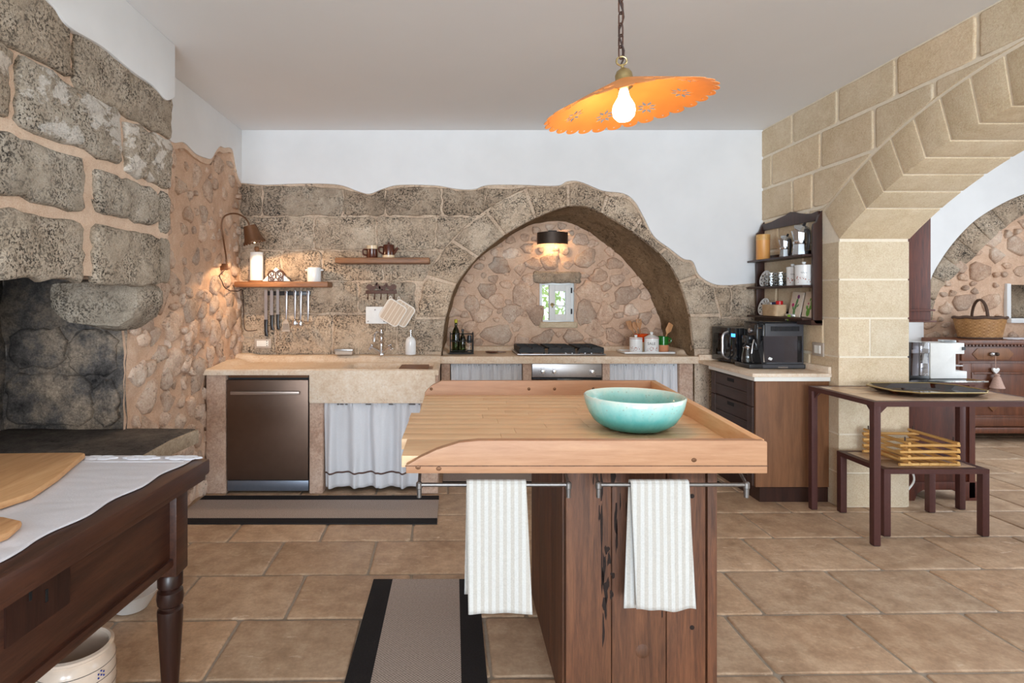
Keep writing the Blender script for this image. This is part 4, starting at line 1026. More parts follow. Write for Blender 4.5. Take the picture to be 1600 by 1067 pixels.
st = thing('magnetic_strip', 'black magnetic knife strip under the left shelf', 'knife rack', (PX(451,4.76), 4.77, 1.43))
obj('strip', bx(PX(417,4.76), PX(485,4.76), 4.755, 4.772, PZ(461.5,4.76), PZ(455,4.76)), M['black'], st, bevel=.002)
for q in (421, 481): obj('strip_mount', bx(PX(q,4.76)-.01, PX(q,4.76)+.01, 4.77, 4.80, PZ(460,4.76), PZ(456,4.76)), M['black'], st)
def knife(label, px, top, mid, bot, w):
    Y = 4.748; xx = PX(px, Y); zt, zm, zb = PZ(top,Y), PZ(mid,Y), PZ(bot,Y)
    t = thing('kitchen_knife', label, 'knife', (xx, Y, zb), 'kitchen knives on the magnetic strip')
    obj('blade', MB().prism([(xx-w/2, zm), (xx+w/2, zm), (xx+w/2, zt-.01), (xx+w*.3, zt), (xx-w/2, zt)], Fb(Y), -.0012, .0012), M['steel'], t)
    h = MB().prism([(xx-w*.55, zm+.004), (xx+w*.62, zm+.004), (xx+w*.45, zm-.03), (xx+w*.45, zb+.03), (xx+w*.8, zb+.008), (xx+w*.5, zb), (xx-w*.35, zb+.004), (xx-w*.5, zm-.05)], Fb(Y), -.010, .010)
    obj('handle', h, M['black'], t, bevel=.003)
knife('long knife with black handle, leftmost on the magnetic strip', 415.5, 453, 500, 525.5, .026)
knife('knife with black handle, second from the left on the strip', 424.5, 453.5, 493, 516, .026)
knife('knife with black handle, third from the left on the strip', 434, 452.5, 492, 515, .024)
def utensil(name, label, px, top, mid, kind):
    Y = 4.744; xx = PX(px, Y); zt, zm = PZ(top,Y), PZ(mid,Y)
    t = thing(name, label, 'utensil', (xx, Y, zm))
    m = MB(); m.prism([(xx-.006, zm), (xx+.006, zm), (xx+.010, zt-.012), (xx+.007, zt), (xx-.007, zt), (xx-.010, zt-.012)], Fb(Y), -.0015, .0015)
    h = obj('handle', m, M['steel'], t, bevel=.0008)
    obj('hang_hole', MB().prism([(xx-.003, zt-.022), (xx+.003, zt-.022), (xx+.003, zt-.008), (xx-.003, zt-.008)], Fb(Y), .0014, .0022), M['black'], h)
    if kind == 'turner':
        b = MB(); zb = PZ(518, Y); w0, w1 = .024, .034; 
        b.prism([(xx-.008,zm+.004),(xx+.008,zm+.004),(xx+w0,zm-.02),(xx+w1,zb),(xx-w1,zb),(xx-w0,zm-.02)], Fb(Y-.004), -.001, .001)
        k = obj('blade', b, M['taupe'], t)
        for i in range(5):
            s = -.020+i*.010; obj('slot', MB().prism([(xx+s*.8-.0018,zm-.03),(xx+s*.8+.0018,zm-.03),(xx+s*1.2+.0018,zb+.015),(xx+s*1.2-.0018,zb+.015)], Fb(Y-.004), .0009, .0016), M['ink'], k)
    elif kind == 'spoon': obj('bowl', MB().ball((xx, Y-.012, zm-.032), .024, .012, .036), M['chrome'], t)
    elif kind == 'ladle': obj('bowl', MB().lathe([(.004,-.026),(.022,-.022),(.034,-.010),(.038,0),(.036,0),(.02,-.018),(.002,-.022)], (xx+.004, Y-.03, zm-.004), 22, cap0=False), M['chrome'], t)
utensil('slotted_turner', 'slotted metal turner hanging beside the knives', 447, 454, 500, 'turner')
utensil('serving_spoon', 'steel serving spoon nearest the turner on the strip', 460.5, 453, 499, 'spoon')
utensil('serving_spoon', 'steel serving spoon next to the ladle on the strip', 469.5, 454, 500, 'spoon')
utensil('soup_ladle', 'steel ladle, rightmost on the magnetic strip', 481, 453.5, 502, 'ladle')

def socket(name, label, F, u0, u1, v0, v1, modules):
    t = thing(name, label, 'wall socket' if 'socket' in name else 'switch', F(u0, v0, 0))
    o = MB().prism([(u0,v0),(u1,v0),(u1,v1),(u0,v1)], F, 0, .012); obj('plate', o, M['taupe'], t, bevel=.003)
    for a, b in modules:
        ua, ub = u0+(u1-u0)*a, u0+(u1-u0)*b; va, vb = v0+(v1-v0)*.2, v0+(v1-v0)*.8
        obj('module', MB().prism([(ua,va),(ub,va),(ub,vb),(ua,vb)], F, .010, .016), M['offwhite'], t, bevel=.0015)
    return t
s = socket('wall_socket', 'taupe wall socket plate above the left counter', Fb(4.765), PX(398,4.76), PX(424,4.76), PZ(544,4.76), PZ(529,4.76), [(.14,.84)])
for k in range(3):
    zz = PZ(533+k*3.4, 4.75); obj('socket_hole', MB().lathe([(.004,0),(.004,-.002)], (PX(417,4.75), 4.749, zz), 8, 'y'), M['hole'], s)
# brown mug and coffee pot
x, y, z = PX(581,4.70), 4.71, 1.7375
t = thing('stoneware_mug', 'brown stoneware mug with cream rim on the upper shelf', 'mug', (x, y, z))
obj('mug_body', MB().lathe([(.044,0),(.046,.004),(.045,.075)], (x,y,z), 24), M['brownglaze'], t)
obj('mug_rim', MB().lathe([(.0452,.075),(.046,.103),(.042,.105),(.040,.10),(.038,.02),(.002,.02)], (x,y,z), 24, cap0=False), M['creamglaze'], t)
obj('mug_handle', MB().tube(smooth_pts([(x-.04,y-.01,z+.07),(x-.068,y-.03,z+.066),(x-.066,y-.03,z+.03),(x-.042,y-.01,z+.022)], 4), .007), M['brownglaze'], t)
x = PX(607,4.70)
t = thing('stoneware_coffee_pot', 'brown lidded stoneware pot with cream foot and spout on the upper shelf', 'coffee pot', (x, y, z))
obj('pot_foot', MB().lathe([(.048,0),(.050,.004),(.050,.024)], (x,y,z), 24), M['creamglaze'], t)
obj('pot_body', MB().lathe([(.050,.024),(.051,.03),(.047,.085),(.045,.100)], (x,y,z), 24), M['brownglaze'], t)
obj('pot_lid', MB().lathe([(.047,.100),(.046,.108),(.03,.115),(.008,.117),(.007,.122),(.010,.128),(.004,.132)], (x,y,z), 24), M['brownglaze'], t)
obj('pot_spout', MB().tube([(x+.04,y-.005,z+.04),(x+.062,y-.01,z+.065),(x+.076,y-.012,z+.088)], [.014,.011,.008]), M['brownglaze'], t)
obj('pot_handle', MB().tube(smooth_pts([(x-.045,y-.005,z+.09),(x-.075,y-.01,z+.09),(x-.076,y-.01,z+.055),(x-.048,y-.005,z+.035)], 4), .007), M['brownglaze'], t)
# bird hook rack
Y = 4.765
hr = thing('bird_hook_rack', 'dark iron hook rack with bird silhouettes on the wall', 'hook rack', (PX(596,Y), Y, 1.42))
obj('bar', bx(PX(571.5,Y), PX(620,Y), Y-.008, Y, PZ(459,Y), PZ(453.5,Y)), M['rust'], hr, bevel=.002)
def bird(cx, s, k):
    zb = PZ(454, Y); F = Fb(Y-.001); m = MB()
    ell = lambda u, v, a, b, r=0: [(cx+s*(u+a*math.cos(t)*math.cos(r)-b*math.sin(t)*math.sin(r)), zb+v+a*math.cos(t)*math.sin(r)+b*math.sin(t)*math.cos(r)) for t in [2*PI*q/16 for q in range(16)]][::s]
    if k == 0:      # plump hen, tail up
        m.prism(ell(-.020,.030,.026,.024), F, 0, .006).prism(ell(.004,.018,.028,.016,.5), F, 0, .0055)
        m.prism([(cx+s*u, zb+v) for u, v in ((.012,.020),(.034,.062),(.050,.066),(.040,.040),(.032,.016))][::s], F, 0, .006)
    else:           # cockerel leaning the other way
        m.prism(ell(.0,.022,.030,.018,-.4), F, 0, .006).prism([(cx+s*u, zb+v) for u, v in ((-.010,.026),(-.046,.070),(-.052,.050),(-.036,.020),(-.016,.006))][::s], F, 0, .006)
        m.prism(ell(.028,.038,.013,.015), F, 0, .006).prism([(cx+s*u, zb+v) for u, v in ((.036,.048),(.050,.064),(.044,.036))][::s], F, 0, .005)
    m.box(cx-.006, cx+.006, Y-.007, Y-.001, zb-.006, zb+.012)
    return m
obj('bird_silhouette', bird(PX(581,Y), 1, 0), M['rust'], hr, smooth=False)
obj('bird_silhouette', bird(PX(597,Y), 1, 1), M['rust'], hr, smooth=False)
obj('bird_silhouette', bird(PX(611,Y), -1, 0), M['rust'], hr, smooth=False)
for q in (575, 585.5, 595.5, 605.5, 616):
    xx = PX(q, Y); obj('hook', MB().tube(smooth_pts([(xx,Y-.005,PZ(457,Y)),(xx,Y-.008,PZ(464,Y)),(xx,Y-.02,PZ(467.5,Y)),(xx,Y-.032,PZ(464.5,Y))], 4), .0042, 6), M['rust'], hr)
bxo = thing('junction_box', 'white metal junction box half hidden by the potholders', 'junction box', (PX(588,Y), Y, PZ(505,Y)))
obj('box_body', bx(PX(572,4.74), PX(605,4.74), 4.72, 4.80, PZ(505.5,4.74), PZ(479,4.74)), M['whitematt'], bxo, bevel=.004)
for q, w in ((586,484),(600,502),(575,502)): obj('screw', MB().lathe([(.006,0),(.006,-.004),(.003,-.006)], (PX(q,4.72), 4.72, PZ(w,4.72)), 10, 'y'), M['steel'], bxo)
def potholder(label, cx, cy, yy, rot):
    x, z = PX(cx, yy), PZ(cy, yy)
    t = thing('potholder', label, 'potholder', (x, yy, z), 'potholders on the bird rack'); t.rotation_euler = (0, rot, 0)
    s, c = .086, .030; out = []
    for sx, sz, a in ((1,1,0),(-1,1,PI/2),(-1,-1,PI),(1,-1,1.5*PI)):
        for i in range(6): b = a+PI/2*i/5; out.append((sx*(s-c)+c*math.cos(b), sz*(s*1.05-c)+c*math.sin(b)))
    obj('pad', MB().prism(out, Fb(0), -.005, .005), M['pot_holder'], t, local=True)
    obj('piping', MB().tube([(u, 0, v) for u, v in out], .0065, 6, True), M['edging'], t, local=True)
    obj('hanging_loop', MB().tube(smooth_pts([(-.066,0,.085),(-.078,0,.102),(-.092,0,.106),(-.090,0,.092),(-.078,0,.078)], 4), .0028, 5), M['edging'], t, local=True)
potholder('striped beige potholder hanging in front, nearer the junction box', 614, 488.5, 4.690, math.radians(38) if False else math.radians(32))
potholder('striped beige potholder hanging behind the other one', 627, 489.5, 4.712, math.radians(32))

# ------------------------------------------------------------------ right-hand base cabinet, worktop and appliances
cb = thing('base_cabinet', 'dark walnut base cabinet with three drawers below the right worktop', 'cabinet', (2.33, 4.25, 0))
obj('end_panel', bx(2.082, 2.586, 3.915, 3.935, .105, .835), M['walnut'], cb, bevel=.002)
obj('carcass', bx(2.10, 2.586, 3.936, 4.57, .10, .832), M['rackwood'], cb)
obj('plinth', bx(2.115, 2.586, 3.925, 4.56, 0, .10), M['rackwood'], cb)
for z0, z1 in ((.655, .828), (.43, .650), (.205, .425), (.108, .20)):
    d = obj('drawer', bx(2.080, 2.10, 3.94, 4.565, z0, z1), M['drawer'], cb, bevel=.002)
    for ya, yb in ((3.94, 4.01), (4.495, 4.565)): obj('drawer_stile', bx(2.070, 2.082, ya, yb, z0, z1), M['drawer'], d, bevel=.002)
    zm = (z0+z1)/2
    for q0, q1 in ((z0+.004, zm-.002), (zm+.002, z1-.004)): obj('drawer_board', bx(2.073, 2.082, 4.012, 4.493, q0, q1), M['drawer'], d, bevel=.0015)
    if z1-z0 > .12: obj('pull_slot', bx(2.0715, 2.0735, 4.20, 4.30, z1-.045, z1-.02), M['hole'], d)
wt = thing('worktop', 'beige stone worktop on the dark base cabinet in the right corner', 'worktop', (2.3, 4.3, .84))
obj('slab', bx(2.045, 2.586, 3.885, 4.76, .865, .890), M['castone'], wt, bevel=.003)
obj('under_slab', bx(2.065, 2.586, 3.900, 4.60, .836, .865), M['offwhite'], wt)
obj('upstand_side', bx(2.566, 2.586, 3.89, 4.76, .890, .935), M['castone'], wt, bevel=.002)
obj('upstand_rear', bx(2.05, 2.566, 4.735, 4.76, .890, .935), M['castone'], wt, bevel=.002)
# microwave (turned in the corner)
mw = thing('microwave', 'black microwave facing left in the back corner of the worktop', 'microwave', (2.30, 4.553, .8905), rz=math.radians(-84))
def loc(name, mb, mat, par, **k): return obj(name, mb, mat, par, local=True, **k)
loc('case', bx(-.168, .168, -.12, .13, .012, .285), M['black'], mw, bevel=.006)
dr = loc('door', bx(-.168, .085, -.142, -.121, .014, .283), M['gloss_black'], mw, bevel=.004)
loc('door_window', bx(-.145, .03, -.144, -.141, .06, .235), M['smoke'], dr)
loc('door_handle', MB().tube(smooth_pts([(.06,-.142,.25),(.06,-.185,.225),(.06,-.19,.14),(.06,-.185,.07),(.06,-.142,.04)], 5), .010), M['steel'], dr)
loc('control_panel', bx(.088, .168, -.140, -.121, .014, .283), M['gloss_black'], mw, bevel=.004)
loc('display', bx(.100, .15, -.1425, -.1395, .215, .240), M['blue_led'], mw)
for x in (-.14, .14):
    for y in (-.09, .10): loc('foot', MB().lathe([(.012,0),(.012,.013)], (x,y,0), 10), M['black'], mw)
# espresso machine, side towards us
em = thing('espresso_machine', 'large black espresso machine with side window on the right worktop', 'coffee machine', (2.32, 4.27, .8905))
obj('side_body', bx(2.275, 2.555, 4.145, 4.35, .905, 1.222), M['grey_plastic'], em, bevel=.008)
obj('front_body', bx(2.215, 2.285, 4.150, 4.345, 1.02, 1.225), M['gloss_black'], em, bevel=.02)
obj('top_cover', bx(2.22, 2.555, 4.15, 4.345, 1.222, 1.234), M['gloss_black'], em, bevel=.003)
obj('drip_base', bx(2.155, 2.562, 4.135, 4.355, .8908, .925), M['black'], em, bevel=.006)
obj('base_panel', bx(2.25, 2.552, 4.132, 4.137, .897, .922), M['grey_plastic'], em)
obj('base_handle', bx(2.36, 2.43, 4.129, 4.133, .898, .908), M['steel'], em)
obj('chamber_back', bx(2.26, 2.53, 4.1435, 4.146, .94, 1.13), M['taupe'], em)  # pale tone stands in for the reflection on the side window
wn = obj('side_window', MB().prism([(2.245,1.13),(2.53,1.13),(2.53,.94),(2.268,.94)], Fb(4.14), 0, .004), M['smoke'], em)
obj('window_frame', MB().prism([(2.505,1.13),(2.535,1.13),(2.535,.94),(2.505,.94)], Fb(4.139), 0, .004), M['gloss_black'], em)
obj('window_sticker', MB().prism([(2.298,.978),(2.322,.968),(2.312,.952),(2.288,.962)], Fb(4.135), 0, .001), M['whitematt'], wn)
for i in range(20): obj('vent_slot', bx(2.315+i*.0105, 2.321+i*.0105, 4.1425, 4.146, 1.165, 1.20), M['hole'], em)
obj('tilted_tank_side', MB().prism([(2.225,1.03),(2.27,1.13),(2.285,.93),(2.25,.925)], Fb(4.15), 0, .006), M['black'], em)
obj('spout_head', bx(2.175, 2.23, 4.22, 4.29, 1.07, 1.13), M['gloss_black'], em, bevel=.01)
obj('steam_wand', MB().tube([(2.215,4.19,1.10),(2.20,4.18,1.06),(2.19,4.175,1.0)], .006), M['chrome'], em)
obj('selector_knob', MB().lathe([(.018,0),(.018,-.014),(.012,-.018)], (2.215,4.23,1.165), 16, 'x'), M['steel'], em)
obj('brand_line', bx(2.225, 2.25, 4.1485, 4.151, 1.185, 1.191), M['bronze'], em)
obj('chrome_strip', bx(2.262, 2.269, 4.146, 4.151, 1.10, 1.21), M['chrome'], em)
x, y, z = 2.198, 4.25, .9255
jg = thing('glass_milk_jug', 'small clear glass jug with black handle below the espresso spout', 'jug', (x, y, z))
obj('glass_body', MB().lathe([(.040,0),(.042,.004),(.038,.06),(.030,.10),(.030,.118),(.028,.118),(.028,.10),(.036,.06),(.039,.008),(.002,.006)], (x,y,z), 24, cap0=True), M['glass'], jg)
obj('jug_collar', MB().lathe([(.031,.108),(.033,.112),(.033,.122),(.030,.124)], (x,y,z), 24, cap0=False, cap1=False), M['chrome'], jg)
obj('jug_handle', MB().tube(smooth_pts([(x-.03,y,z+.118),(x-.02,y-.035,z+.15),(x-.018,y-.02,z+.19)], 5), .008), M['black'], jg)
for k, (dx, lab) in enumerate(((0,'lower'),(.002,'upper'))):
    x, y, z = PX(1240,4.28)+dx, 4.28, 1.2342+k*.027
    t = thing('capsule_tin', '%s of two green and silver foil packs stacked on the espresso machine' % lab, 'tin', (x, y, z))
    obj('tin_body', MB().lathe([(.055,0),(.057,.003),(.057,.023),(.055,.026)], (x,y,z), 24), M['foil'], t)
    obj('green_band', MB().prism([(x-.058+.03*a, b) for a, b in ((0,y-.022),(1,y-.05),(1,y-.042),(0,y-.016))], Fz(0), z+.005, z+.022), M['lime_green'], t)
s = socket('light_switch', 'taupe double light switch on the limestone wall beside the worktop', Fr(XR), 3.965, 4.085, PZ(556,4.03), PZ(535,4.03), [(.22,.49),(.51,.78)])

# ------------------------------------------------------------------ wall rack on the limestone wall
XF, XW = 2.485, XR-.002
rk = thing('wall_rack', 'dark wooden three-shelf wall rack on the limestone wall', 'shelf', (2.54, 4.35, 1.22))
Ya, Yb = 3.985, 4.725
XS = 2.522
def side_out(tp): return [(XS+.02, 1.225), (XW, 1.225), (XW, 2.02+tp), (XW-.02, 1.99+tp), (XW-.04, 1.94+tp), (XS+.005, 1.925+tp), (XS, 1.90+tp), (XS, 1.25)]
for yy, nm in ((Ya, 0), (Yb, .02)):
    obj('side_panel', MB().prism(side_out(nm), lambda u, v, d: (u, yy+d, v), 0, .022), M['rackwood'], rk, bevel=.002)
hd_ = [(Ya+.02,1.955),(Yb,1.965),(Yb+.01,2.02),(Yb-.06,2.018),(Yb-.14,2.022),(Yb-.22,2.035),(4.40,2.046),(4.36,2.058),(4.33,2.062),(4.30,2.056),(4.24,2.040),(4.16,2.022),(4.08,2.012),(Ya+.02,2.02)]
obj('header', MB().prism(hd_, Fr(XW), .002, .020), M['rackwood'], rk, bevel=.002)
for z in (1.7165, 1.4985, 1.2665):
    obj('shelf', bx(XF-.025, XW, Ya+.02, Yb+.035, z-.016, z), M['rackwood'], rk, bevel=.003)
    obj('back_rail', bx(XW-.012, XW, Ya+.02, Yb, z, z+.035), M['rackwood'], rk)
obj('bottom_rail', MB().prism([(Ya,1.215),(Yb,1.225),(Yb,1.25),(Ya,1.25)], Fr(XW), .0, .08), M['rackwood'], rk)
zs1, zs2, zs3 = 1.717, 1.499, 1.267
def onrack(px, X=2.53): return X*FOC/(px-CX)      # distance along the wall at which X is seen
# shelf 1
x = 2.50; y = 4.59
t = thing('bamboo_container', 'tall bamboo tube at the left end of the top rack shelf', 'container', (x, y, zs1))
obj('tube', MB().lathe([(.048,0),(.050,.003),(.050,.20),(.046,.20),(.046,.02),(.002,.02)], (x,y,zs1), 24), M['bambooz'], t)
obj('top_band', MB().lathe([(.0508,.155),(.0512,.158),(.0512,.199),(.0508,.201)], (x,y,zs1), 24, cap0=False, cap1=False), M['bamboo'], t)
def moka(label, x, y, s):
    t = thing('moka_pot', label, 'moka pot', (x, y, zs1), 'moka pots on the rack')
    N = 8
    obj('boiler', MB().lathe([(.046*s,0),(.047*s,.006*s),(.040*s,.070*s),(.036*s,.075*s)], (x,y,zs1), N), M['foil'], t, smooth=False)
    obj('collar', MB().lathe([(.041*s,.072*s),(.043*s,.076*s),(.043*s,.088*s),(.039*s,.09*s)], (x,y,zs1), 24), M['chrome'], t)
    obj('jug', MB().lathe([(.037*s,.088*s),(.036*s,.095*s),(.046*s,.165*s)], (x,y,zs1), N), M['foil'], t, smooth=False)
    Mt = Matrix.Translation((x, y-.02*s, zs1+.168*s)) @ Matrix.Rotation(math.radians(38), 4, 'X')
    ld = obj('lid', MB().lathe([(.050*s,0),(.050*s,.006*s),(.012*s,.026*s),(.002*s,.026*s)], (0,0,0), N).xf(Mt), M['foil'], t, smooth=False)
    obj('lid_knob', MB().lathe([(.006*s,.024*s),(.010*s,.034*s),(.008*s,.046*s),(.002*s,.048*s)], (0,0,0), 10).xf(Mt), M['black'], ld)
    obj('handle', MB().tube(smooth_pts([(x+.0,y-.04*s,zs1+.155*s),(x-.0,y-.082*s,zs1+.15*s),(x-.0,y-.088*s,zs1+.09*s),(x,y-.075*s,zs1+.03*s)], 4), .010*s, 8), M['black'], t)
    obj('spout', MB().prism([(0,.10*s),(.0,.16*s),(.03*s,.165*s)], lambda u, v, d: (x-.01*s+d, y+.035*s+u, zs1+v), -.012*s, .012*s), M['foil'], t, smooth=False)
    return t
moka('smaller grey moka pot in the middle of the top rack shelf', 2.525, 4.33, .84)
moka('larger bright moka pot at the right of the top rack shelf', 2.52, 4.13, 1.12)
# shelf 2 and 3: pierced trivets, jars
def trivet(label, y, z, r):
    t = thing('ceramic_trivet', label, 'trivet', (2.50, y, z), 'pierced trivets on the rack'); t.rotation_euler = (0, math.radians(16), math.radians(0))
    # leaning disc facing the room, pierced
    c = r+.002; F = lambda u, v, d: (-d, u, c+v)
    obj('rim', MB().tube([(0, r*.93*math.cos(a), c+r*.93*math.sin(a)) for a in [2*PI*i/32 for i in range(32)]], r*.075, 8, True), M['white'], t, local=True)
    obj('hub', MB().tube([(0, r*.27*math.cos(a), c+r*.27*math.sin(a)) for a in [2*PI*i/20 for i in range(20)]], r*.085, 8, True), M['white'], t, local=True)
    web = MB()
    for k in range(8):
        a = 2*PI*k/8; b = a+.45
        web.tube(smooth_pts([(0, r*.3*math.cos(a), c+r*.3*math.sin(a)), (0, r*.55*math.cos(a+.3), c+r*.55*math.sin(a+.3)), (0, r*.72*math.cos(a-.1), c+r*.72*math.sin(a-.1)), (0, r*.92*math.cos(b), c+r*.92*math.sin(b))], 4), r*.075, 6)
        web.tube([(0, r*.6*math.cos(a+.28), c+r*.6*math.sin(a+.28)), (0, r*.92*math.cos(a+.05), c+r*.92*math.sin(a+.05))], r*.07, 6)
    obj('pierced_web', web, M['white'], t, local=True)
trivet('pierced white ceramic trivet leaning on the middle rack shelf', 4.60, zs2, .068)
trivet('pierced white ceramic trivet behind the woven basket on the bottom rack shelf', 4.62, zs3, .072)
def facet_jar(label, x, y, z, r, h):
    t = thing('glass_jar', label, 'glass jar', (x, y, z), 'textured glass jars on the rack')
    obj('jar', MB().lathe([(r*.95,0),(r,.004),(r,h),(r*.93,h),(r*.93,.006),(.002,.006)], (x,y,z), 14), M['glass'], t, smooth=False)
    k = MB()
    for j in range(5):
        for i in range(14):
            a = 2*PI*(i+.5*(j % 2))/14; k.ball((x+r*math.cos(a), y+r*math.sin(a), z+.012+j*(h-.024)/4), .006, n=6, m=4)
    q = obj('glass_studs', k, M['glass'], t); q['kind'] = 'stuff'
facet_jar('studded clear glass jar beside the trivet on the middle rack shelf', 2.495, 4.46, zs2, .045, .105)
facet_jar('studded clear glass jar next to the white canisters on the rack', 2.50, 4.345, zs2, .045, .105)
def rack_can(label, x, y, r, h, seed):
    t = thing('canister', label, 'canister', (x, y, zs2), 'white lidded canisters')
    b = obj('jar', MB().lathe([(r*.97,0),(r,.004),(r,h)], (x,y,zs2), 26), M['white'], t)
    obj('lid', MB().lathe([(r*1.05,h),(r*1.06,h+.01),(r*.9,h+.014),(.010,h+.015),(.009,h+.020),(.014,h+.026),(.012,h+.034),(.002,h+.036)], (x,y,zs2), 26), M['white'], t)
    a0 = math.atan2(-y, -x); marks_on_cyl((x,y), r, zs2+h*.15, zs2+h*.45, M['redprint'], b, 16, a0, .9, seed=seed, s=.004)
    cu = [(x+(r+.001)*math.cos(a0-.35+k*.07), y+(r+.001)*math.sin(a0-.35+k*.07), zs2+h*.66+.005*math.sin(k*1.9)) for k in range(11)]
    obj('lettering', MB().tube(cu, .001, 4), M['greyprint'], b)
rack_can('smaller white canister on the middle rack shelf', 2.515, 4.215, .040, .125, 11)
rack_can('larger white canister at the right end of the middle rack shelf', 2.512, 4.075, .056, .132, 12)
# woven basket with jars' lids
bs = thing('woven_basket', 'small seagrass basket on the bottom rack shelf', 'basket', (2.49, 4.42, zs3))
def wbask(s, t_, y0=4.32, y1=4.525, x0=2.445, x1=2.545, h=.088):
    a = 2*PI*s; w = .0022*math.sin(a*22+(round(t_*11) % 2)*PI); cy, cx = (y0+y1)/2, (x0+x1)/2
    f = lambda q: math.copysign(abs(q)**.45, q)
    rx, ry = (x1-x0)/2*(.94+.06*t_)+w, (y1-y0)/2*(.94+.06*t_)+w
    return (cx+rx*f(math.cos(a)), cy+ry*f(math.sin(a)), zs3+.001+h*t_)
obj('weave', MB().grid(132, 11, wbask), M['seagrass'], bs, solid=.004)
obj('basket_bottom', bx(2.455, 2.535, 4.335, 4.51, zs3+.001, zs3+.006), M['seagrass'], bs)
for yy, mt, lb, hh in ((4.47,M['foil'],'silver-capped jar at the back left of the seagrass basket',.098),(4.415,M['navy'],'navy-capped jar in the middle of the seagrass basket',.098),(4.36,M['red'],'red-capped jar in the seagrass basket',.108)):
    t = thing('spice_jar', lb, 'jar', (2.50, yy, zs3+.007)); obj('jar_glass', MB().lathe([(.024,0),(.024,hh-.025)], (2.50,yy,zs3+.007), 14), M['glass'], t)
    obj('jar_cap', MB().lathe([(.025,hh-.025),(.025,hh),(.022,hh+.003)], (2.50,yy,zs3+.007), 16), mt, t)
def cactus_panel(label, y0, y1, lean, mats, seed):
    h = .185; X = 2.545; t = thing('cactus_picture', label, 'picture', (X, (y0+y1)/2, zs3+.0005), 'cactus pictures on the rack')
    T = Matrix.Translation((X, (y0+y1)/2, zs3+.001)) @ Matrix.Rotation(math.radians(9), 4, 'Y') @ Matrix.Rotation(lean, 4, 'X')
    w = abs(y1-y0)/2
    f = lambda u, v, d: (-.006-d, -u, v)     # u to the viewer's right
    obj('panel', bx(-.006, .004, -w, w, 0, h).xf(T), M['palewood'], t, bevel=.001)
    def spot(u, v, ru, rv, mt, nm, rot=0):
        o = [(u+ru*math.cos(a)*math.cos(rot)-rv*math.sin(a)*math.sin(rot), v+ru*math.cos(a)*math.sin(rot)+rv*math.sin(a)*math.cos(rot)) for a in [2*PI*i/14 for i in range(14)]]
        obj(nm, MB().prism(o, f, .0004, .0012).xf(T), mt, t)
    if seed == 1:
        for a in ((-.005,.035,.014,.028,.1),(.003,.075,.013,.024,-.1),(.010,.112,.012,.026,-.2),(-.024,.062,.008,.016,.5),(.028,.085,.007,.014,-.6)): spot(a[0], a[1], a[2], a[3], M['cactus'], 'painted_pad', a[4])
        spot(-.032, .085, .014, .014, M['pink'], 'painted_flower'); spot(.018, .150, .014, .016, M['purple'], 'painted_flower')
    else:
        for a in ((0,.035,.020,.030,0),(-.020,.070,.010,.015,.3),(.020,.072,.014,.020,-.3),(.024,.110,.012,.022,-.2),(.004,.128,.007,.012,0)): spot(a[0], a[1], a[2], a[3], M['cactus2'], 'painted_pad', a[4])
        spot(-.012, .098, .006, .007, M['pink'], 'painted_flower'); spot(.022, .138, .006, .007, M['pink'], 'painted_flower')
cactus_panel('whitewashed panel painted with a purple-flowered cactus, left of the pair', 4.315, 4.175, math.radians(4), None, 1)
cactus_panel('whitewashed panel painted with a bright green cactus, right of the pair', 4.15, 4.015, math.radians(3), None, 2)

# ------------------------------------------------------------------ pendant lamp
px_, py_, pz_ = .600, 2.0, 2.18
pd = thing('pendant_lamp', 'tilted orange pendant lamp with scalloped rim hanging above the work table', 'pendant lamp', (px_, py_, ZC))
Rm = Matrix.Translation((px_, py_, pz_)) @ Matrix.Rotation(math.radians(-8.6), 4, 'Y') @ Matrix.Rotation(math.radians(2), 4, 'X')
NS, RR, DEP = 28, .278, -.105
def zc(r): return DEP*(r/RR)**1.05
sh = MB(); n = NS*8; rad = [.028, .06, .10, .14, .18, .22, .25, .268]
for r in rad:
    for i in range(n): a = 2*PI*i/n; sh.v.append((r*math.cos(a), r*math.sin(a), zc(r)))
for i in range(n):
    a = 2*PI*i/n; ph = (i % 8)/8; r = .271+.026*math.sqrt(max(0, 1-(2*ph-1)**2)); sh.v.append((r*math.cos(a), r*math.sin(a), zc(r)))
k = len(rad)+1
for j in range(k-1):
    for i in range(n): sh.f.append((j*n+i, j*n+(i+1) % n, (j+1)*n+(i+1) % n, (j+1)*n+i))
bmx = bmesh.new(); vv = [bmx.verts.new(v) for v in sh.v]
for f in sh.f: bmx.faces.new([vv[i] for i in f])
bmesh.ops.recalc_face_normals(bmx, faces=bmx.faces)
bmesh.ops.solidify(bmx, geom=bmx.faces[:], thickness=.002)
me = bpy.data.meshes.new('shade_plate'); bmx.to_mesh(me); bmx.free()
so = bpy.data.objects.new('shade_plate_tmp', me); COL.objects.link(so)
ct = MB()
for i in range(NS):
    a = 2*PI*(i+.5)/NS; r = .281; ct.lathe([(.0045,-.2),(.0045,.05)], (r*math.cos(a), r*math.sin(a), 0), 8)
for q in range(8):
    a = 2*PI*q/8+.12; cx, cy = .205*math.cos(a), .205*math.sin(a)
    for p in range(8):
        b = 2*PI*p/8+a
        e = [(.008,0),(.022,.0075),(.040,0),(.022,-.0075)]
        pts = [(cx+u*math.cos(b)-v*math.sin(b), cy+u*math.sin(b)+v*math.cos(b)) for u, v in e]
        ct.prism(pts, Fz(0), -.2, .05)
cme = bpy.data.meshes.new('cutters'); cme.from_pydata(ct.v, [], ct.f)
cb_ = bmesh.new(); cb_.from_mesh(cme); bmesh.ops.recalc_face_normals(cb_, faces=cb_.faces); cb_.to_mesh(cme); cb_.free()
cuo = bpy.data.objects.new('cutter_tmp', cme); COL.objects.link(cuo)
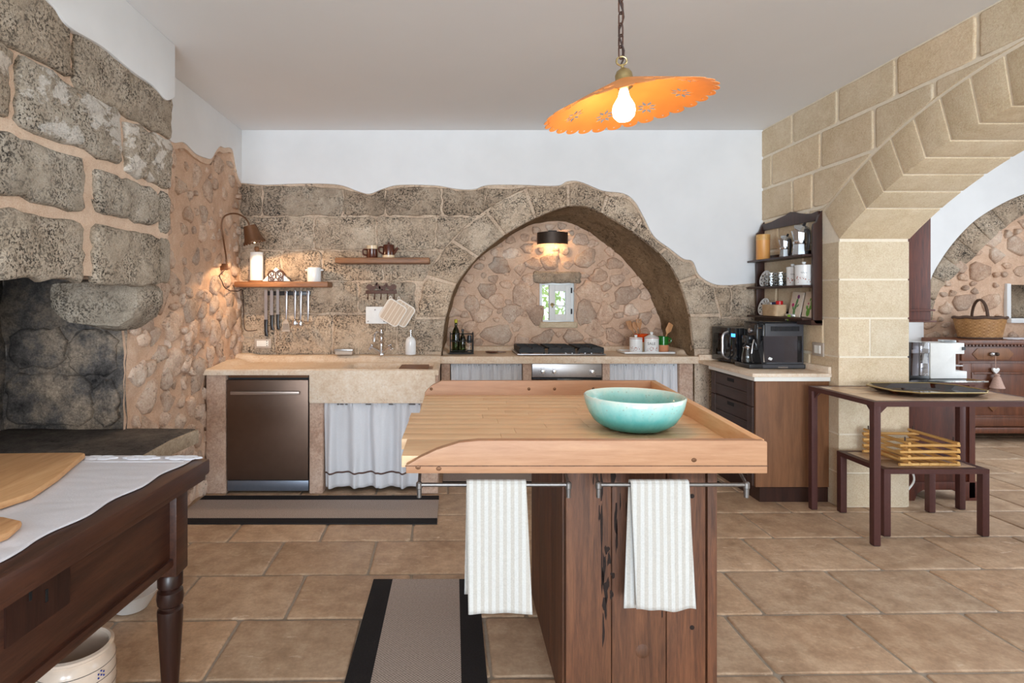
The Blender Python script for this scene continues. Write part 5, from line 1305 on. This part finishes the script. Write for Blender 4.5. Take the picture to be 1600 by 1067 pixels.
bo = so.modifiers.new('cut', 'BOOLEAN'); bo.operation = 'DIFFERENCE'; bo.object = cuo; bo.solver = 'EXACT'
dg = bpy.context.evaluated_depsgraph_get(); ev = so.evaluated_get(dg); em_ = ev.to_mesh()
cutmb = MB(); cutmb.v = [tuple(v.co) for v in em_.vertices]; cutmb.f = [tuple(p.vertices) for p in em_.polygons]
bpy.data.objects.remove(so); bpy.data.objects.remove(cuo)
obj('shade', cutmb.xf(Rm), M['orange'], pd, ang=35)
obj('lamp_cap', MB().lathe([(.030,-.004),(.029,.010),(.022,.022),(.012,.028),(.006,.032),(.005,.044)], (0,0,0), 20).xf(Rm), M['brass'], pd)
obj('hanging_ring', MB().tube([(.018*math.cos(a), 0, .056+.015*math.sin(a)) for a in [2*PI*i/24 for i in range(24)]], .0035, 8, True).xf(Rm), M['brass'], pd)
obj('lamp_socket', MB().lathe([(.030,-.003),(.032,-.012),(.026,-.02),(.026,-.04),(.018,-.045)], (0,0,0), 20).xf(Rm), M['brass'], pd)
bulb = obj('bulb', MB().lathe([(.012,-.040),(.016,-.052),(.020,-.070),(.037,-.100),(.040,-.118),(.036,-.138),(.022,-.153),(.002,-.158)], (px_, py_, pz_), 24), M['bulb'], pd)
l = bpy.data.lights.new('pendant_light', 'POINT'); l.energy = 3.8; l.color = (1, .74, .46); l.shadow_soft_size = .045
lo = bpy.data.objects.new('pendant_light', l); COL.objects.link(lo); lo.parent = pd; lo.location = (0, 0, pz_-.21-ZC)
bulb.visible_shadow = True
ringtop = Rm @ Vector((0,0,.071)); cz = ringtop.z
links = []; z = cz-.006; i = 0
def link_mb(c, rot):
    m = []
    for a in [2*PI*q/20 for q in range(20)]:
        u = .0095*math.cos(a); w = .0135*math.sin(a)+(.010 if math.sin(a) > 0 else -.010)
        m.append((c[0]+u*math.cos(rot), c[1]+u*math.sin(rot), c[2]+w))
    return MB().tube(m, .0028, 6, True)
while z+.022 < ZC:
    obj('chain_link', link_mb((ringtop.x, py_, z+.022), .5+(PI/2 if i % 2 else 0)), M['rust'], pd); z += .0395; i += 1
obj('flex_cord', MB().tube([(ringtop.x+.011*math.sin(q*1.1), py_-.006+.008*math.cos(q*.9), cz-.03+(ZC-cz+.02)*q/24) for q in range(25)], .0032, 6), M['cord'], pd)
obj('ceiling_rose', MB().lathe([(.045,-.012),(.045,0)], (ringtop.x, py_, ZC), 24).lathe([(.012,-.03),(.04,-.012)], (ringtop.x, py_, ZC), 24), M['brass'], pd)

# ------------------------------------------------------------------ work table
wt = thing('work_table', 'pale pine kneading table on a dark old timber trunk in the centre', 'table', (.62, 2.3, 0))
bs_ = obj('trunk_base', MB().box(.380, .860, 1.935, 2.70, 0, .848), M['old_dark'], wt, bevel=.01)
xs = [.378, .532, .715, .848]
for a, b in zip(xs[:-1], xs[1:]):
    obj('front_plank', bx(a, b-.002, 1.905, 1.937, 0, .848), M['old_dark'], bs_, bevel=.004)
obj('corner_strip', bx(.850, .882, 1.90, 1.955, 0, .835), M['old_dark'], bs_, bevel=.003)
for a, b in ((1.94, 2.16), (2.163, 2.45), (2.453, 2.70)): obj('side_plank', bx(.372, .382, a, b, 0, .848), M['old_dark'], bs_, bevel=.003)
crk = MB()
for (x, z, r, rz_) in ((.497,.60,.007,.17),(.505,.50,.009,.07),(.513,.43,.014,.05),(.508,.37,.012,.045),(.497,.77,.007,.06),(.545,.66,.010,.06),(.535,.80,.012,.04),(.548,.60,.006,.07),(.503,.29,.007,.06),(.522,.53,.009,.03),(.60,.45,.004,.04),(.56,.72,.004,.03),(.49,.68,.006,.03),(.515,.56,.012,.02),(.50,.46,.006,.05),(.53,.41,.010,.018),(.535,.475,.012,.012),(.70,.35,.003,.03),(.47,.80,.003,.03),(.58,.70,.003,.03)):
    o = blob_out(x, z, 1, 1, 12, 0, .3); o = [(x+(u-x)*r*.62, z+(v-z)*rz_*.8) for u, v in o]
    crk.prism(o, Fb(1.9055), -.002, .0006)
for z in (.74, .30): crk.lathe([(.008,0),(.008,-.001)], (.80, 1.9055, z), 10, 'y')
plab(obj('worm_holes', crk, M['crack'], bs_), 'dark worm-eaten cracks')['kind'] = 'stuff'
kn = MB().lathe([(.026,0),(.02,-.004),(.010,-.006),(.002,-.006)], (.635, 1.906, .22), 18, 'y'); obj('knot', kn, M['old_dark'], bs_)
topo = obj('top_boards', MB().box(-.165, .99, 1.815, 2.03, .862, .900), M['pine_top'], wt, bevel=.004)
def tb(x0, x1, y0, y1, z1=.900): return obj('top_board', bx(x0, x1, y0, y1, .862, z1), M['pine_top'], topo, bevel=.002)
q = random.Random(5)
yy = 2.032
while yy < 2.50:
    w = q.choice((.075, .10, .09)); xa = -.185+q.uniform(0, .003)
    cut = [xa]+sorted([q.uniform(.05, .4), q.uniform(.5, .8)])+[1.0]
    for a, b in zip(cut[:-1], cut[1:]): tb(a, b-.0006, yy, min(yy+w, 2.50)-.0006)
    yy += w
yy = 2.50
while yy < 3.0:
    w = q.choice((.08, .11, .095)); xa = -.150
    cut = [xa]+sorted([q.uniform(.1, .4), q.uniform(.5, .85)])+[1.03]
    for a, b in zip(cut[:-1], cut[1:]): tb(a, b-.0006, yy, min(yy+w, 3.0)-.0006, .893)
    yy += w
fbw = [(-.148,.853),(.985,.853),(.985,.951),(.975,.956),(.08,.956),(.02,.950),(-.05,.928),(-.10,.905),(-.14,.882),(-.148,.878)]
fb_ = obj('front_board', MB().prism(fbw, Fb(1.815), -.0, .032), M['pine'], wt, bevel=.003)
obj('front_groove', bx(-.150, .988, 1.7815, 1.784, .8755, .878), M['old_dark'], fb_)
for kx, kz in ((-.11,.872),(-.045,.868),(.755,.895)):
    obj('knot', MB().lathe([(.009,0),(.007,-.002),(.002,-.0025)], (kx, 1.7835, kz), 12, 'y', sy=.8), M['bronze'], fb_)
bbw = [(-.150,.862),(1.075,.862),(1.075,.968),(-.06,.968),(-.11,.945),(-.142,.915),(-.150,.905)]
bb_ = obj('back_board', MB().prism(bbw, Fb(3.03), -.0, .028), M['pine'], wt, bevel=.003)
for kx in (-.115, .40, .535, .74): obj('knot', MB().lathe([(.008,0),(.006,-.002),(.002,-.0025)], (kx, 3.0015, .925), 12, 'y'), M['bronze'], bb_)
rbm = MB().add([(.955,1.80,.862),(.985,1.80,.862),(1.075,3.03,.862),(1.045,3.03,.862),(.955,1.80,.956),(.985,1.80,.956),(1.075,3.03,.968),(1.045,3.03,.968)], [(3,2,1,0),(4,5,6,7),(0,1,5,4),(1,2,6,5),(2,3,7,6),(3,0,4,7)])
obj('side_board', rbm, M['pine_y'], wt, bevel=.003)
obj('top_filler', MB().add([(.985,1.86,.863),(1.04,2.99,.863),(.93,2.99,.863),(.985,1.86,.889),(1.04,2.99,.889),(.93,2.99,.889)], [(0,1,2),(3,5,4),(0,3,4,1),(1,4,5,2),(2,5,3,0)]), M['pine_top'], topo)
def towel_bar(label, xa, xb):
    Yb_ = 1.795; z = .814
    t = thing('towel_bar', label, 'towel bar', ((xa+xb)/2, Yb_, z), 'iron towel bars on the work table')
    obj('rod', MB().tube([(xa, Yb_, z), (xb, Yb_, z)], .0065, 10), M['iron_grey'], t)
    for x in (xa, xb):
        obj('bracket', MB().tube([(x, Yb_, z+.002), (x+(.02 if x == xa else -.02)*0, Yb_+.045, z+.03), (x, Yb_+.045, .853)], .005, 8), M['iron_grey'], t)
        obj('end_bolt', MB().lathe([(.007,-.040),(.008,-.012),(.010,-.010),(.010,.006),(.006,.010)], (x, Yb_, z), 12), M['iron_grey'], t)
towel_bar('thin iron towel bar under the left half of the table front', PX(655,1.795), PX(888,1.795))
towel_bar('thin iron towel bar under the right half of the table front', PX(935,1.795), PX(1166,1.795))
def towel(label, xa, xb, dxb, zb_f, zb_b, seed, off):
    z = .8235; t = thing('tea_towel', label, 'tea towel', ((xa+xb)/2, 1.795, zb_f), 'striped tea towels on the work table')
    def front(s, v):
        k = 1-v; x = xa+(xb-xa)*s+dxb*k*s+.004*k*(1-s)*seed
        w = .006*k*math.sin(s*7+seed)+.003*nz(s*3, k*4, seed)
        zz = z-(z-zb_f)*k+.006*k*nz(s*4, seed*3); return (x, 1.785-w-.006*k, zz)
    def topf(s, v):
        a = PI*v; return (xa+(xb-xa)*s, 1.795-.0105*math.cos(a), z+.0085*math.sin(a)*.6)
    def backf(s, v):
        k = 1-v; x = xa+off*k+(xb-xa)*s*(1-.02*k)
        return (x, 1.806+.008*k+.004*math.sin(s*6+seed)*k, z-(z-zb_b)*k)
    obj('front_fold', MB().grid(30, 30, front), M['towel'], t, solid=.0035)
    obj('back_fold', MB().grid(20, 20, backf), M['towel'], t, solid=.0035)
    obj('top_fold', MB().grid(20, 6, topf), M['towel'], t, solid=.0035)
towel('striped linen tea towel hanging left of the table trunk', PX(729,1.787), PX(822,1.787), .018, PZ(958,1.78), PZ(930,1.81), 1.3, -.006)
towel('striped linen tea towel hanging in front of the table trunk', PX(985,1.787), PX(1076,1.787), .022, PZ(953,1.78), PZ(950,1.81), 4.6, -.014)
# bowl
bw = obj('serving_bowl', MB().lathe([(.080,0),(.095,.002),(.122,.010),(.150,.030),(.170,.060),(.180,.085),(.186,.114),(.182,.118),(.177,.114),(.170,.082),(.156,.052),(.13,.028),(.09,.016),(.002,.014)], (0,0,0), 64, cap0=True), M['bowl'], ang=80)
bw.scale = (1.02, 1.02, 1.10); bw.location = (.698, 2.195, .9005); tag(bw, 'turquoise glazed ceramic bowl standing on the pine work table', 'bowl')

# ------------------------------------------------------------------ rugs
def rug(label, x0, x1, y0, y1, along, bw_):
    t = thing('woven_rug', label, 'rug', ((x0+x1)/2, (y0+y1)/2, .001), 'taupe woven rugs with black borders')
    z0, z1 = .0015, .008
    if along == 'x':
        obj('field', bx(x0, x1, y0+bw_, y1-bw_, z0, z1), M['rug'], t); obj('border', bx(x0, x1, y0, y0+bw_, z0, z1), M['rugb'], t); obj('border', bx(x0, x1, y1-bw_, y1, z0, z1), M['rugb'], t)
    else:
        obj('field', bx(x0+bw_, x1-bw_, y0, y1, z0, z1), M['rug'], t); obj('border', bx(x0, x0+bw_, y0, y1, z0, z1), M['rugb'], t); obj('border', bx(x1-bw_, x1, y0, y1, z0, z1), M['rugb'], t)
rug('long woven rug in front of the dishwasher and sink', -1.76, -.10, 3.53, 4.03, 'x', .085)
rug('woven rug with black borders beside the table trunk in the foreground', -.395, .125, 1.35, 2.829, 'y', .095)
rug('woven rug on the floor in front of the oven', -.08, 2.03, 4.26, 4.76, 'x', .085)

# ------------------------------------------------------------------ old table on the left
lt = thing('old_table', 'old dark brown wooden table with turned legs at the lower left', 'table', (-1.3, 1.6, 0))
XE, YE, TZ = -.885, 2.075, .82
tp = MB().prism([(-1.70,YE),(-1.70,.9),(-.955,.9),(XE,YE)], Fz(0), TZ-.055, TZ); obj('tabletop', tp, M['mahog'], lt, bevel=.010)
obj('tabletop_moulding', MB().prism([(-1.69,YE-.01),(-1.69,.91),(-.963,.91),(XE-.012,YE-.01)], Fz(0), TZ-.075, TZ-.05), M['mahog'], lt, bevel=.006)
ap = MB().prism([(-1.0,2.0),(-.98,2.0),(-1.05,.95),(-1.07,.95)], Fz(0), .485, TZ-.07); ao = obj('apron', ap, M['mahog'], lt, bevel=.003)
obj('apron', bx(-1.62, -1.02, 1.985, 2.005, .485, TZ-.07), M['mahog'], lt, bevel=.003)
obj('apron_bead', MB().prism([(-.99,2.0),(-.968,2.0),(-1.038,.95),(-1.06,.95)], Fz(0), .470, .500), M['mahog'], ao, bevel=.008)
fx = lambda y: -1.05+.07*(y-.95)/1.05
lk = obj('lock_plate', MB().add([(fx(1.50)+.0, 1.50, .60), (fx(1.30), 1.30, .60), (fx(1.30), 1.30, .74), (fx(1.50), 1.50, .74), (fx(1.50)+.004, 1.50, .60), (fx(1.30)+.004, 1.30, .60), (fx(1.30)+.004, 1.30, .74), (fx(1.50)+.004, 1.50, .74)], [(0,1,2,3),(4,7,6,5),(0,4,5,1),(1,5,6,2),(2,6,7,3),(3,7,4,0)]), M['mahog_z'], ao)
for yy, zz in ((1.37,.69),(1.42,.66)): obj('keyhole', bx(fx(yy), fx(yy)+.0055, yy-.004, yy+.004, zz-.016, zz+.016), M['hole'], lk)
def turned_leg(x, y):
    g = obj('leg', MB().box(x-.043, x+.043, y-.043, y+.043, .435, TZ-.07), M['mahog'], lt, bevel=.004)
    obj('turned_shaft', MB().lathe([(.010,0.001),(.024,.001),(.027,.02),(.032,.10),(.040,.24),(.043,.295),(.042,.305),(.034,.312),(.034,.318),(.042,.325),(.045,.345),(.042,.370),(.033,.378),(.036,.384),(.042,.388),(.042,.43),(.038,.436)], (x,y,0), 28), M['mahog_z'], g)
for x, y in ((-1.002, 2.015), (-1.60, 2.015), (-1.07, .98), (-1.60, .98)): turned_leg(x, y)
# linen cloth with cutwork hem
clt = thing('linen_cloth', 'white linen cloth with cutwork hem on the old dark table', 'tablecloth', (-1.3, 1.6, TZ))
def cl(s, t_):
    y = .95+(2.085-.95)*t_; xe = -1.02+.085*(y-.95)/(1.135)+.008*math.sin(y*26)
    x = -1.69+(xe+1.69)*s; z = TZ+.0035+.0022*(nz(x*9, y*30)+.5)*(1 if s < .97 else .3)
    return (x, y, z)
obj('cloth', MB().grid(60, 90, cl), M['cloth'], clt, solid=.002)
obj('hem_line', MB().tube([(-1.69+ .74*i/30, 2.005, TZ+.0065) for i in range(31)], .0012, 5), M['blueprint'] if False else M['lace'], clt)
def motif(cx, cy, s):
    m = MB()
    for k in range(6):
        a = 2*PI*k/6; m.tube([(cx+s*(.8*math.cos(a)+.42*math.cos(b))*1.5, cy+s*.55*(.8*math.sin(a)+.42*math.sin(b)), TZ+.0075) for b in [2*PI*i/12 for i in range(12)]], .0028, 5, True)
    m.tube([(cx+s*.4*math.cos(b)*1.5, cy+s*.25*math.sin(b), TZ+.0075) for b in [2*PI*i/12 for i in range(12)]], .0028, 5, True)
    obj('cutwork_flower', m, M['lace'], clt)
for i in range(5): motif(-1.58+i*.152, 2.052, .036)
# chopping boards
c1 = [(-1.62,1.42),(-1.30,1.30),(-1.20,1.62),(-1.235,1.78),(-1.30,1.98),(-1.315,2.035),(-1.34,2.045),(-1.68,2.03)]
tag(obj('chopping_board', MB().prism([(x, y) for x, y in c1], Fz(0), TZ+.0085, TZ+.030), M['board'], bevel=.008), 'large weathered wooden chopping board on the white cloth', 'chopping board')
tag(obj('chopping_board', MB().prism([(-1.40,1.10),(-1.12,1.12),(-1.055,1.35),(-1.075,1.42),(-1.15,1.45),(-1.40,1.28)], Fz(0), TZ+.0085, TZ+.028), M['board'], bevel=.008), 'second wooden board peeping in at the left frame edge', 'chopping board')
# pot under the table
x, y = -1.235, 1.86
pt = thing('ceramic_crock', 'cream crock with thin blue lines and flower sprigs under the old table', 'crock', (x, y, 0))
prf = [(.085,0),(.092,.004),(.110,.05),(.116,.15),(.114,.225),(.104,.245),(.100,.250),(.110,.258),(.110,.266),(.100,.270),(.094,.262),(.096,.25),(.105,.15),(.09,.02),(.002,.015)]
pb = obj('crock_body', MB().lathe(prf, (x,y,.001), 40), M['pot'], pt)
for z, r in ((.218,.1150),(.180,.1163),(.140,.1168)): obj('painted_line', MB().lathe([(r,z),(r+.0008,z+.001),(r,z+.002)], (x,y,0), 40, cap0=False, cap1=False), M['ink'], pb)
for k, a in enumerate([-1.35, -.85, -.35, -1.9]):
    m = MB()
    for du, dv in ((0,0),(.009,.006),(-.009,.006),(.009,-.006),(-.009,-.006),(0,.013)):
        m.ball((x+(.1165)*math.cos(a+du/.116), y+(.1165)*math.sin(a+du/.116), .158+dv+(.0 if k % 2 else .040)), .003, n=6, m=4)
    o = obj('painted_sprig', m, M['blueprint'], pb)
x, y = -1.46, 2.58
eb = thing('enamel_basin', 'white basin partly hidden behind the old table apron', 'basin', (x, y, .0))
obj('basin_body', MB().lathe([(.06,.001),(.07,.004),(.105,.06),(.12,.085),(.116,.085),(.10,.06),(.065,.010),(.002,.008)], (x,y,0), 36), M['white'], eb)

# ------------------------------------------------------------------ console table and bench (iron frames, tiled tops)
def iron_table(name, label, cat, x0, x1, y0, y1, h, w, nx, ny, gus, seed):
    t = thing(name, label, cat, ((x0+x1)/2, (y0+y1)/2, 0)); q = random.Random(seed)
    fr = frame_h = MB(); th = .028
    fr.box(x0, x1, y0, y0+w, h-th, h).box(x0, x1, y1-w, y1, h-th, h).box(x0, x0+w, y0+w, y1-w, h-th, h).box(x1-w, x1, y0+w, y1-w, h-th, h)
    obj('frame', fr, M['console'], t, smooth=False)
    for x in (x0, x1-w):
        for y in (y0, y1-w):
            lg = obj('leg', bx(x, x+w, y, y+w, .004, h-th), M['console'], t, bevel=.002)
            obj('leg_cap', bx(x+.002, x+w-.002, y+.002, y+w-.002, .0006, .006), M['black'], lg)
            if gus:
                d = 1 if x == x0 else -1; xx = x+w if x == x0 else x; e = 1 if y == y0 else -1; yv = y+w if y == y0 else y
                obj('gusset', MB().prism([(xx, h-th), (xx+d*.05, h-th), (xx, h-th-.05)], lambda u, v, dd: (u, y+w/2+dd, v), -.003, .003), M['console'], lg, smooth=False)
                obj('gusset', MB().prism([(yv, h-th), (yv+e*.05, h-th), (yv, h-th-.05)], lambda u, v, dd: (x+w/2+dd, u, v), -.003, .003), M['console'], lg, smooth=False)
    gx, gy = (x1-x0-2*w)/nx, (y1-y0-2*w)/ny
    obj('tile_bed', bx(x0+w, x1-w, y0+w, y1-w, h-.02, h-.006), M['grout'], t)
    for i in range(nx):
        for j in range(ny):
            o = obj('tile', bx(x0+w+i*gx+.0015, x0+w+(i+1)*gx-.0015, y0+w+j*gy+.0015, y0+w+(j+1)*gy-.0015, h-.006, h+.001), M['ttile'], t, bevel=.0015)
            c = q.choice(((1,1,1),(.92,.88,.86),(1.05,1,.94),(.62,.58,.58) if seed == 9 else (.85,.8,.78))); o.color = c+(1,)
    return t
iron_table('console_table', 'tall iron console table with tiled top in front of the limestone pier', 'console table', 2.38, 3.40, 3.216, 3.812, .818, .038, 3, 2, True, 4)
iron_table('bench_table', 'low iron bench with tiled top under the console table', 'bench', 2.535, 3.155, 3.346, 3.76, .398, .040, 3, 2, False, 9)
# lacquer tray
ty = thing('lacquer_tray', 'dark tortoiseshell lacquer tray with gilt rim on the console table', 'tray', (2.96, 3.50, .819))
def oct_(cx, cy, a, b, c): return [(cx-a+c, cy-b), (cx+a-c, cy-b), (cx+a, cy-b+c), (cx+a, cy+b-c), (cx+a-c, cy+b), (cx-a+c, cy+b), (cx-a, cy+b-c), (cx-a, cy-b+c)]
i0, i1 = oct_(2.93,3.53,.235,.155,.07), oct_(2.93,3.53,.285,.20,.09)
tm = MB(); tm.add([(x, y, .8225) for x, y in i0]+[(x, y, .848) for x, y in i1], [tuple(range(8))]+[(k, (k+1) % 8, 8+(k+1) % 8, 8+k) for k in range(8)])
obj('tray_body', tm, M['tray'], ty, solid=.004, smooth=False)
obj('gilt_rim', MB().tube([(x, y, .849) for x, y in i1], .0045, 6, True), M['brass'], ty)
# bamboo crate
bc = thing('bamboo_basket', 'open square basket of stacked bamboo canes on the low bench', 'basket', (2.83, 3.56, .40))
z = .4005
cx0, cx1, cy0, cy1 = PX(1412,3.46), PX(1487,3.40), 3.40, 3.70
cx0 = 2.70; cx1 = 2.99
for k in range(4):
    zz = z+.010+k*.038
    for y in (cy0, cy1): obj('cane', MB().tube([(cx0-.035, y, zz), ((cx0+cx1)/2, y, zz+.001), (cx1+.035, y, zz)], .0095, 10), M['bamboo_x'], bc)
    for x in (cx0, cx1): obj('cane', MB().tube([(x, cy0-.035, zz+.019), (x, cy1+.035, zz+.019)], .0095, 10), M['bamboo'], bc)
for i in range(5): 
    x = cx0+(cx1-cx0)*(i+.5)/5; obj('cane', MB().tube([(x, cy0-.01, z+.012), (x, cy1+.01, z+.012)], .008, 8), M['bamboo'], bc)
for x in (cx0, cx1):
    for y in (cy0, cy1): obj('tie_wire', MB().tube([(x, y, z+.0), (x, y, z+.175)], .004, 6), M['cord'], bc)

# ------------------------------------------------------------------ adjoining room
# tall dresser with upper cabinet just behind the pier
dk = thing('dresser_cabinet', 'dark glossy wooden dresser with glass top behind the limestone pier', 'cabinet', (3.35, 4.3, 0))
obj('side_panel', bx(3.12, 3.60, 3.96, 3.985, .10, .80), M['dresser'], dk, bevel=.003)
obj('stile', bx(3.10, 3.17, 3.95, 3.962, .02, .80), M['dresser'], dk); obj('stile', bx(3.58, 3.62, 3.945, 3.99, .02, .80), M['dresser'], dk)
obj('carcass', bx(3.075, 3.60, 3.985, 4.95, .10, .80), M['dresser'], dk)
obj('plinth', MB().prism([(3.10,.0),(3.20,.0),(3.22,.05),(3.26,.075),(3.46,.075),(3.52,.05),(3.54,0),(3.64,0),(3.64,.13),(3.10,.13)], Fb(3.975), 0, .03), M['dresser'], dk, bevel=.003)
obj('top_board', bx(3.07, 3.64, 3.94, 4.98, .80, .822), M['dresser'], dk, bevel=.003)
obj('glass_top', bx(3.07, 3.70, 3.93, 5.0, .823, .833), M['glass'], dk, bevel=.002)
uc = thing('upper_cabinet', 'dark wooden wall cabinet hanging above the dresser beyond the pier', 'cabinet', (3.2, 4.3, 1.25))
obj('side_panel', bx(3.066, 3.325, 3.96, 4.90, 1.245, 2.15), M['dresser'], uc, bevel=.003)
obj('base_moulding', bx(3.066, 3.345, 3.945, 4.92, 1.315, 1.328), M['dresser'], uc, bevel=.004)
obj('bottom_moulding', bx(3.066, 3.350, 3.94, 4.92, 1.238, 1.250), M['dresser'], uc, bevel=.004)
wm = thing('capsule_coffee_machine', 'white coffee machine with clear water tank on the dark dresser', 'coffee machine', (3.4, 4.12, .834))
Yc = 4.02
X_ = lambda p: PX(p, Yc); Z_ = lambda p: PZ(p, Yc)
prof = [(X_(1454),.837),(X_(1511),.837),(X_(1511),Z_(580)),(X_(1493.5),Z_(580)),(X_(1493.5),Z_(553)),(X_(1507),Z_(553)),(X_(1507),Z_(536)),(X_(1454),Z_(536))]
obj('machine_body', MB().prism(prof, Fb(4.02), -.16, 0), M['whitematt'], wm, bevel=.004)
obj('water_tank', bx(X_(1425), X_(1453.5), 4.03, 4.16, .855, Z_(552)), M['smoke'], wm, bevel=.003)
obj('tank_cover', bx(X_(1425), X_(1453.5), 4.025, 4.165, Z_(552), Z_(535)), M['smoke'], wm, bevel=.003)
obj('tank_base', bx(X_(1422), X_(1453.5), 4.025, 4.17, .834, .855), M['black'], wm, bevel=.003)
obj('spout', bx(X_(1503), X_(1508), 4.015, 4.10, Z_(547), Z_(542)), M['black'], wm)
obj('cup_shelf', bx(X_(1493), X_(1507), 4.03, 4.16, Z_(572.5), Z_(570.5)), M['steel'], wm)
tag(obj('folded_napkin', MB().prism([(X_(1484),4.06),(X_(1500),4.05),(X_(1504),4.12),(X_(1488),4.14)], Fz(0), Z_(535.5), Z_(533)+.004), M['foil'], bevel=.002), 'small silvery packet lying on the white coffee machine', 'packet')
cbm = MB().tube(smooth_pts([(3.10,3.93,.35),(3.13,3.90,.25),(3.16,3.90,.16),(3.12,3.91,.08),(3.09,3.93,.01)], 6), .006, 8)
tag(obj('power_cable', cbm, M['whitematt']), 'white power cable dangling beside the dresser foot', 'cable')
# sideboard
YS = 5.55
sbx0 = PX(1500, YS)
sb = thing('antique_sideboard', 'antique walnut sideboard with carved drawer against the far stone wall', 'sideboard', (5.7, 5.75, 0))
sx0, sx1 = sbx0, sbx0+1.60
z = lambda p: PZ(p, YS)
obj('carcass', bx(sx0, sx1, YS+.02, 5.94, .13, z(541)), M['sideboard'], sb, bevel=.004)
obj('top_board', bx(sx0-.05, sx1+.05, YS-.04, 5.95, z(538), z(531)), M['sideboard'], sb, bevel=.008)
for i in range(46): obj('dentil', bx(sx0+.01+i*.034, sx0+.030+i*.034, YS-.012, YS+.02, z(541), z(538)), M['sideboard'], sb)
obj('base_moulding', bx(sx0-.03, sx1+.03, YS-.02, 5.95, .09, .15), M['sideboard'], sb, bevel=.015)
for x in (sx0+.03, sx1-.09):
    for y in (YS+.03, 5.85): obj('foot', MB().lathe([(.03,.001),(.04,.03),(.035,.09)], (x+.03,y,0), 14), M['rackwood'], sb)
for k in range(2):
    xa, xb = sx0+.02+k*.80, sx0+.78+k*.80
    d = obj('drawer', bx(xa, xb, YS, YS+.03, z(564), z(542)), M['sideboard'], sb, bevel=.004)
    xm = PX(1551, YS) if k == 0 else xm+.80
    oo_ = oct_(xm, (z(553)), .20, .055, .05)
    obj('carved_cartouche', MB().prism(oo_, Fb(YS), 0, .006), M['walnut'], d, bevel=.003)
    pk = MB().ball((xm-.02, YS-.02, z(553)), .028, .016, .020); obj('pull_plate', pk, M['steel'], d)
    obj('pull_knob', MB().ball((xm+.015, YS-.028, z(553)), .022, .02, .018), M['darkbronze'], d)
    dr = obj('door', bx(xa, xb, YS+.004, YS+.03, .16, z(568)), M['sideboard'], sb, bevel=.003)
    fr = frame_mb(xa, xb, .16, z(568), .085, YS-.006, YS+.006); obj('door_frame', fr, M['sideboard'], dr, bevel=.003)
    fm = frame_mb(xa+.085, xb-.085, .245, z(568)-.085, .018, YS-.012, YS+.006); obj('panel_moulding', fm, M['sideboard'], dr, bevel=.004)
    zc_ = z(622)
    obj('carved_diamond', MB().prism([(xm,zc_-.13),(xm+.13,zc_),(xm,zc_+.13),(xm-.13,zc_)], Fb(YS+.004), 0, .012), M['walnut'], dr, bevel=.003)
obj('side_scroll', MB().prism([(sx0-.02,.13),(sx0,.13),(sx0,.40),(sx0-.015,.38)], Fb(YS+.01), -.02, .02), M['sideboard'], sb)
# tassel on the drawer pull
xm = PX(1551, YS)
ts_ = thing('heart_tassel', 'mauve tassel with white heart hanging from the sideboard drawer pull', 'tassel', (xm, YS-.03, z(600)))
obj('cord', MB().tube([(xm,YS-.03,z(555)),(xm,YS-.03,z(575))], .003, 6), M['string'], ts_)
ht = [(.0,-.035),(.03,-.005),(.035,.014),(.022,.026),(.006,.020),(0,.012),(-.006,.020),(-.022,.026),(-.035,.014),(-.03,-.005)]
obj('heart', MB().prism([(xm+u, z(578)+v) for u, v in ht], Fb(YS-.03), -.010, .010), M['white'], ts_, bevel=.005)
tsm = MB().lathe([(.012,z(583)),(.022,z(584.5)),(.018,z(587)),(.026,z(588.5)),(.042,z(597)),(.058,z(605))], (xm, YS-.045, 0), 30)
tsm.v = [(v[0]+.0025*math.sin(i*2.6), v[1], v[2]) for i, v in enumerate(tsm.v)]
obj('fringe', tsm, M['string'], ts_)
# wicker basket on the sideboard
bx_, by_, bz_ = PX(1536.5, 5.70), 5.74, z(531)+.001
wk = thing('wicker_basket', 'oval wicker basket with arched handle on the far sideboard', 'basket', (bx_, by_, bz_))
def wb2(s, t_):
    a = 2*PI*s; w = .004*math.sin(a*17+(round(t_*13) % 2)*PI); rx, ry = .185+.045*t_+w, .12+.035*t_+w
    return (bx_+rx*math.cos(a), by_+ry*math.sin(a), bz_+.21*t_)
obj('weave', MB().grid(136, 13, wb2), M['wicker'], wk, solid=.008)
obj('basket_bottom', MB().lathe([(.002,.004),(.18,.004)], (bx_,by_,bz_), 30, cap0=False, cap1=False, sy=.66), M['wicker'], wk)
obj('basket_rim', MB().tube([(bx_+.235*math.cos(a), by_+.16*math.sin(a), bz_+.212+.004*math.sin(a*9)) for a in [2*PI*i/60 for i in range(60)]], .012, 8, True), M['wickerdark'], wk)
obj('basket_foot', MB().tube([(bx_+.19*math.cos(a), by_+.125*math.sin(a), bz_+.010) for a in [2*PI*i/40 for i in range(40)]], .009, 8, True), M['wickerdark'], wk)
hp = [(bx_-.03*math.cos(a), by_-.16*math.cos(a)*0+.0, bz_+.20+.19*math.sin(a)) for a in [PI*i/14 for i in range(15)]]
obj('basket_handle', MB().tube([(p[0]+.0, by_-.12*math.cos(PI*i/14), p[2]) for i, p in enumerate(hp)], .013, 8), M['wickerdark'], wk)
tag(obj('lace_runner', MB().grid(30, 8, lambda s, t_: (PX(1575,5.6)+.55*s, 5.60+.25*t_, z(531)+.003+.002*nz(s*9, t_*5))), M['lace'], solid=.003), 'small white lace runner beside the wicker basket', 'runner')
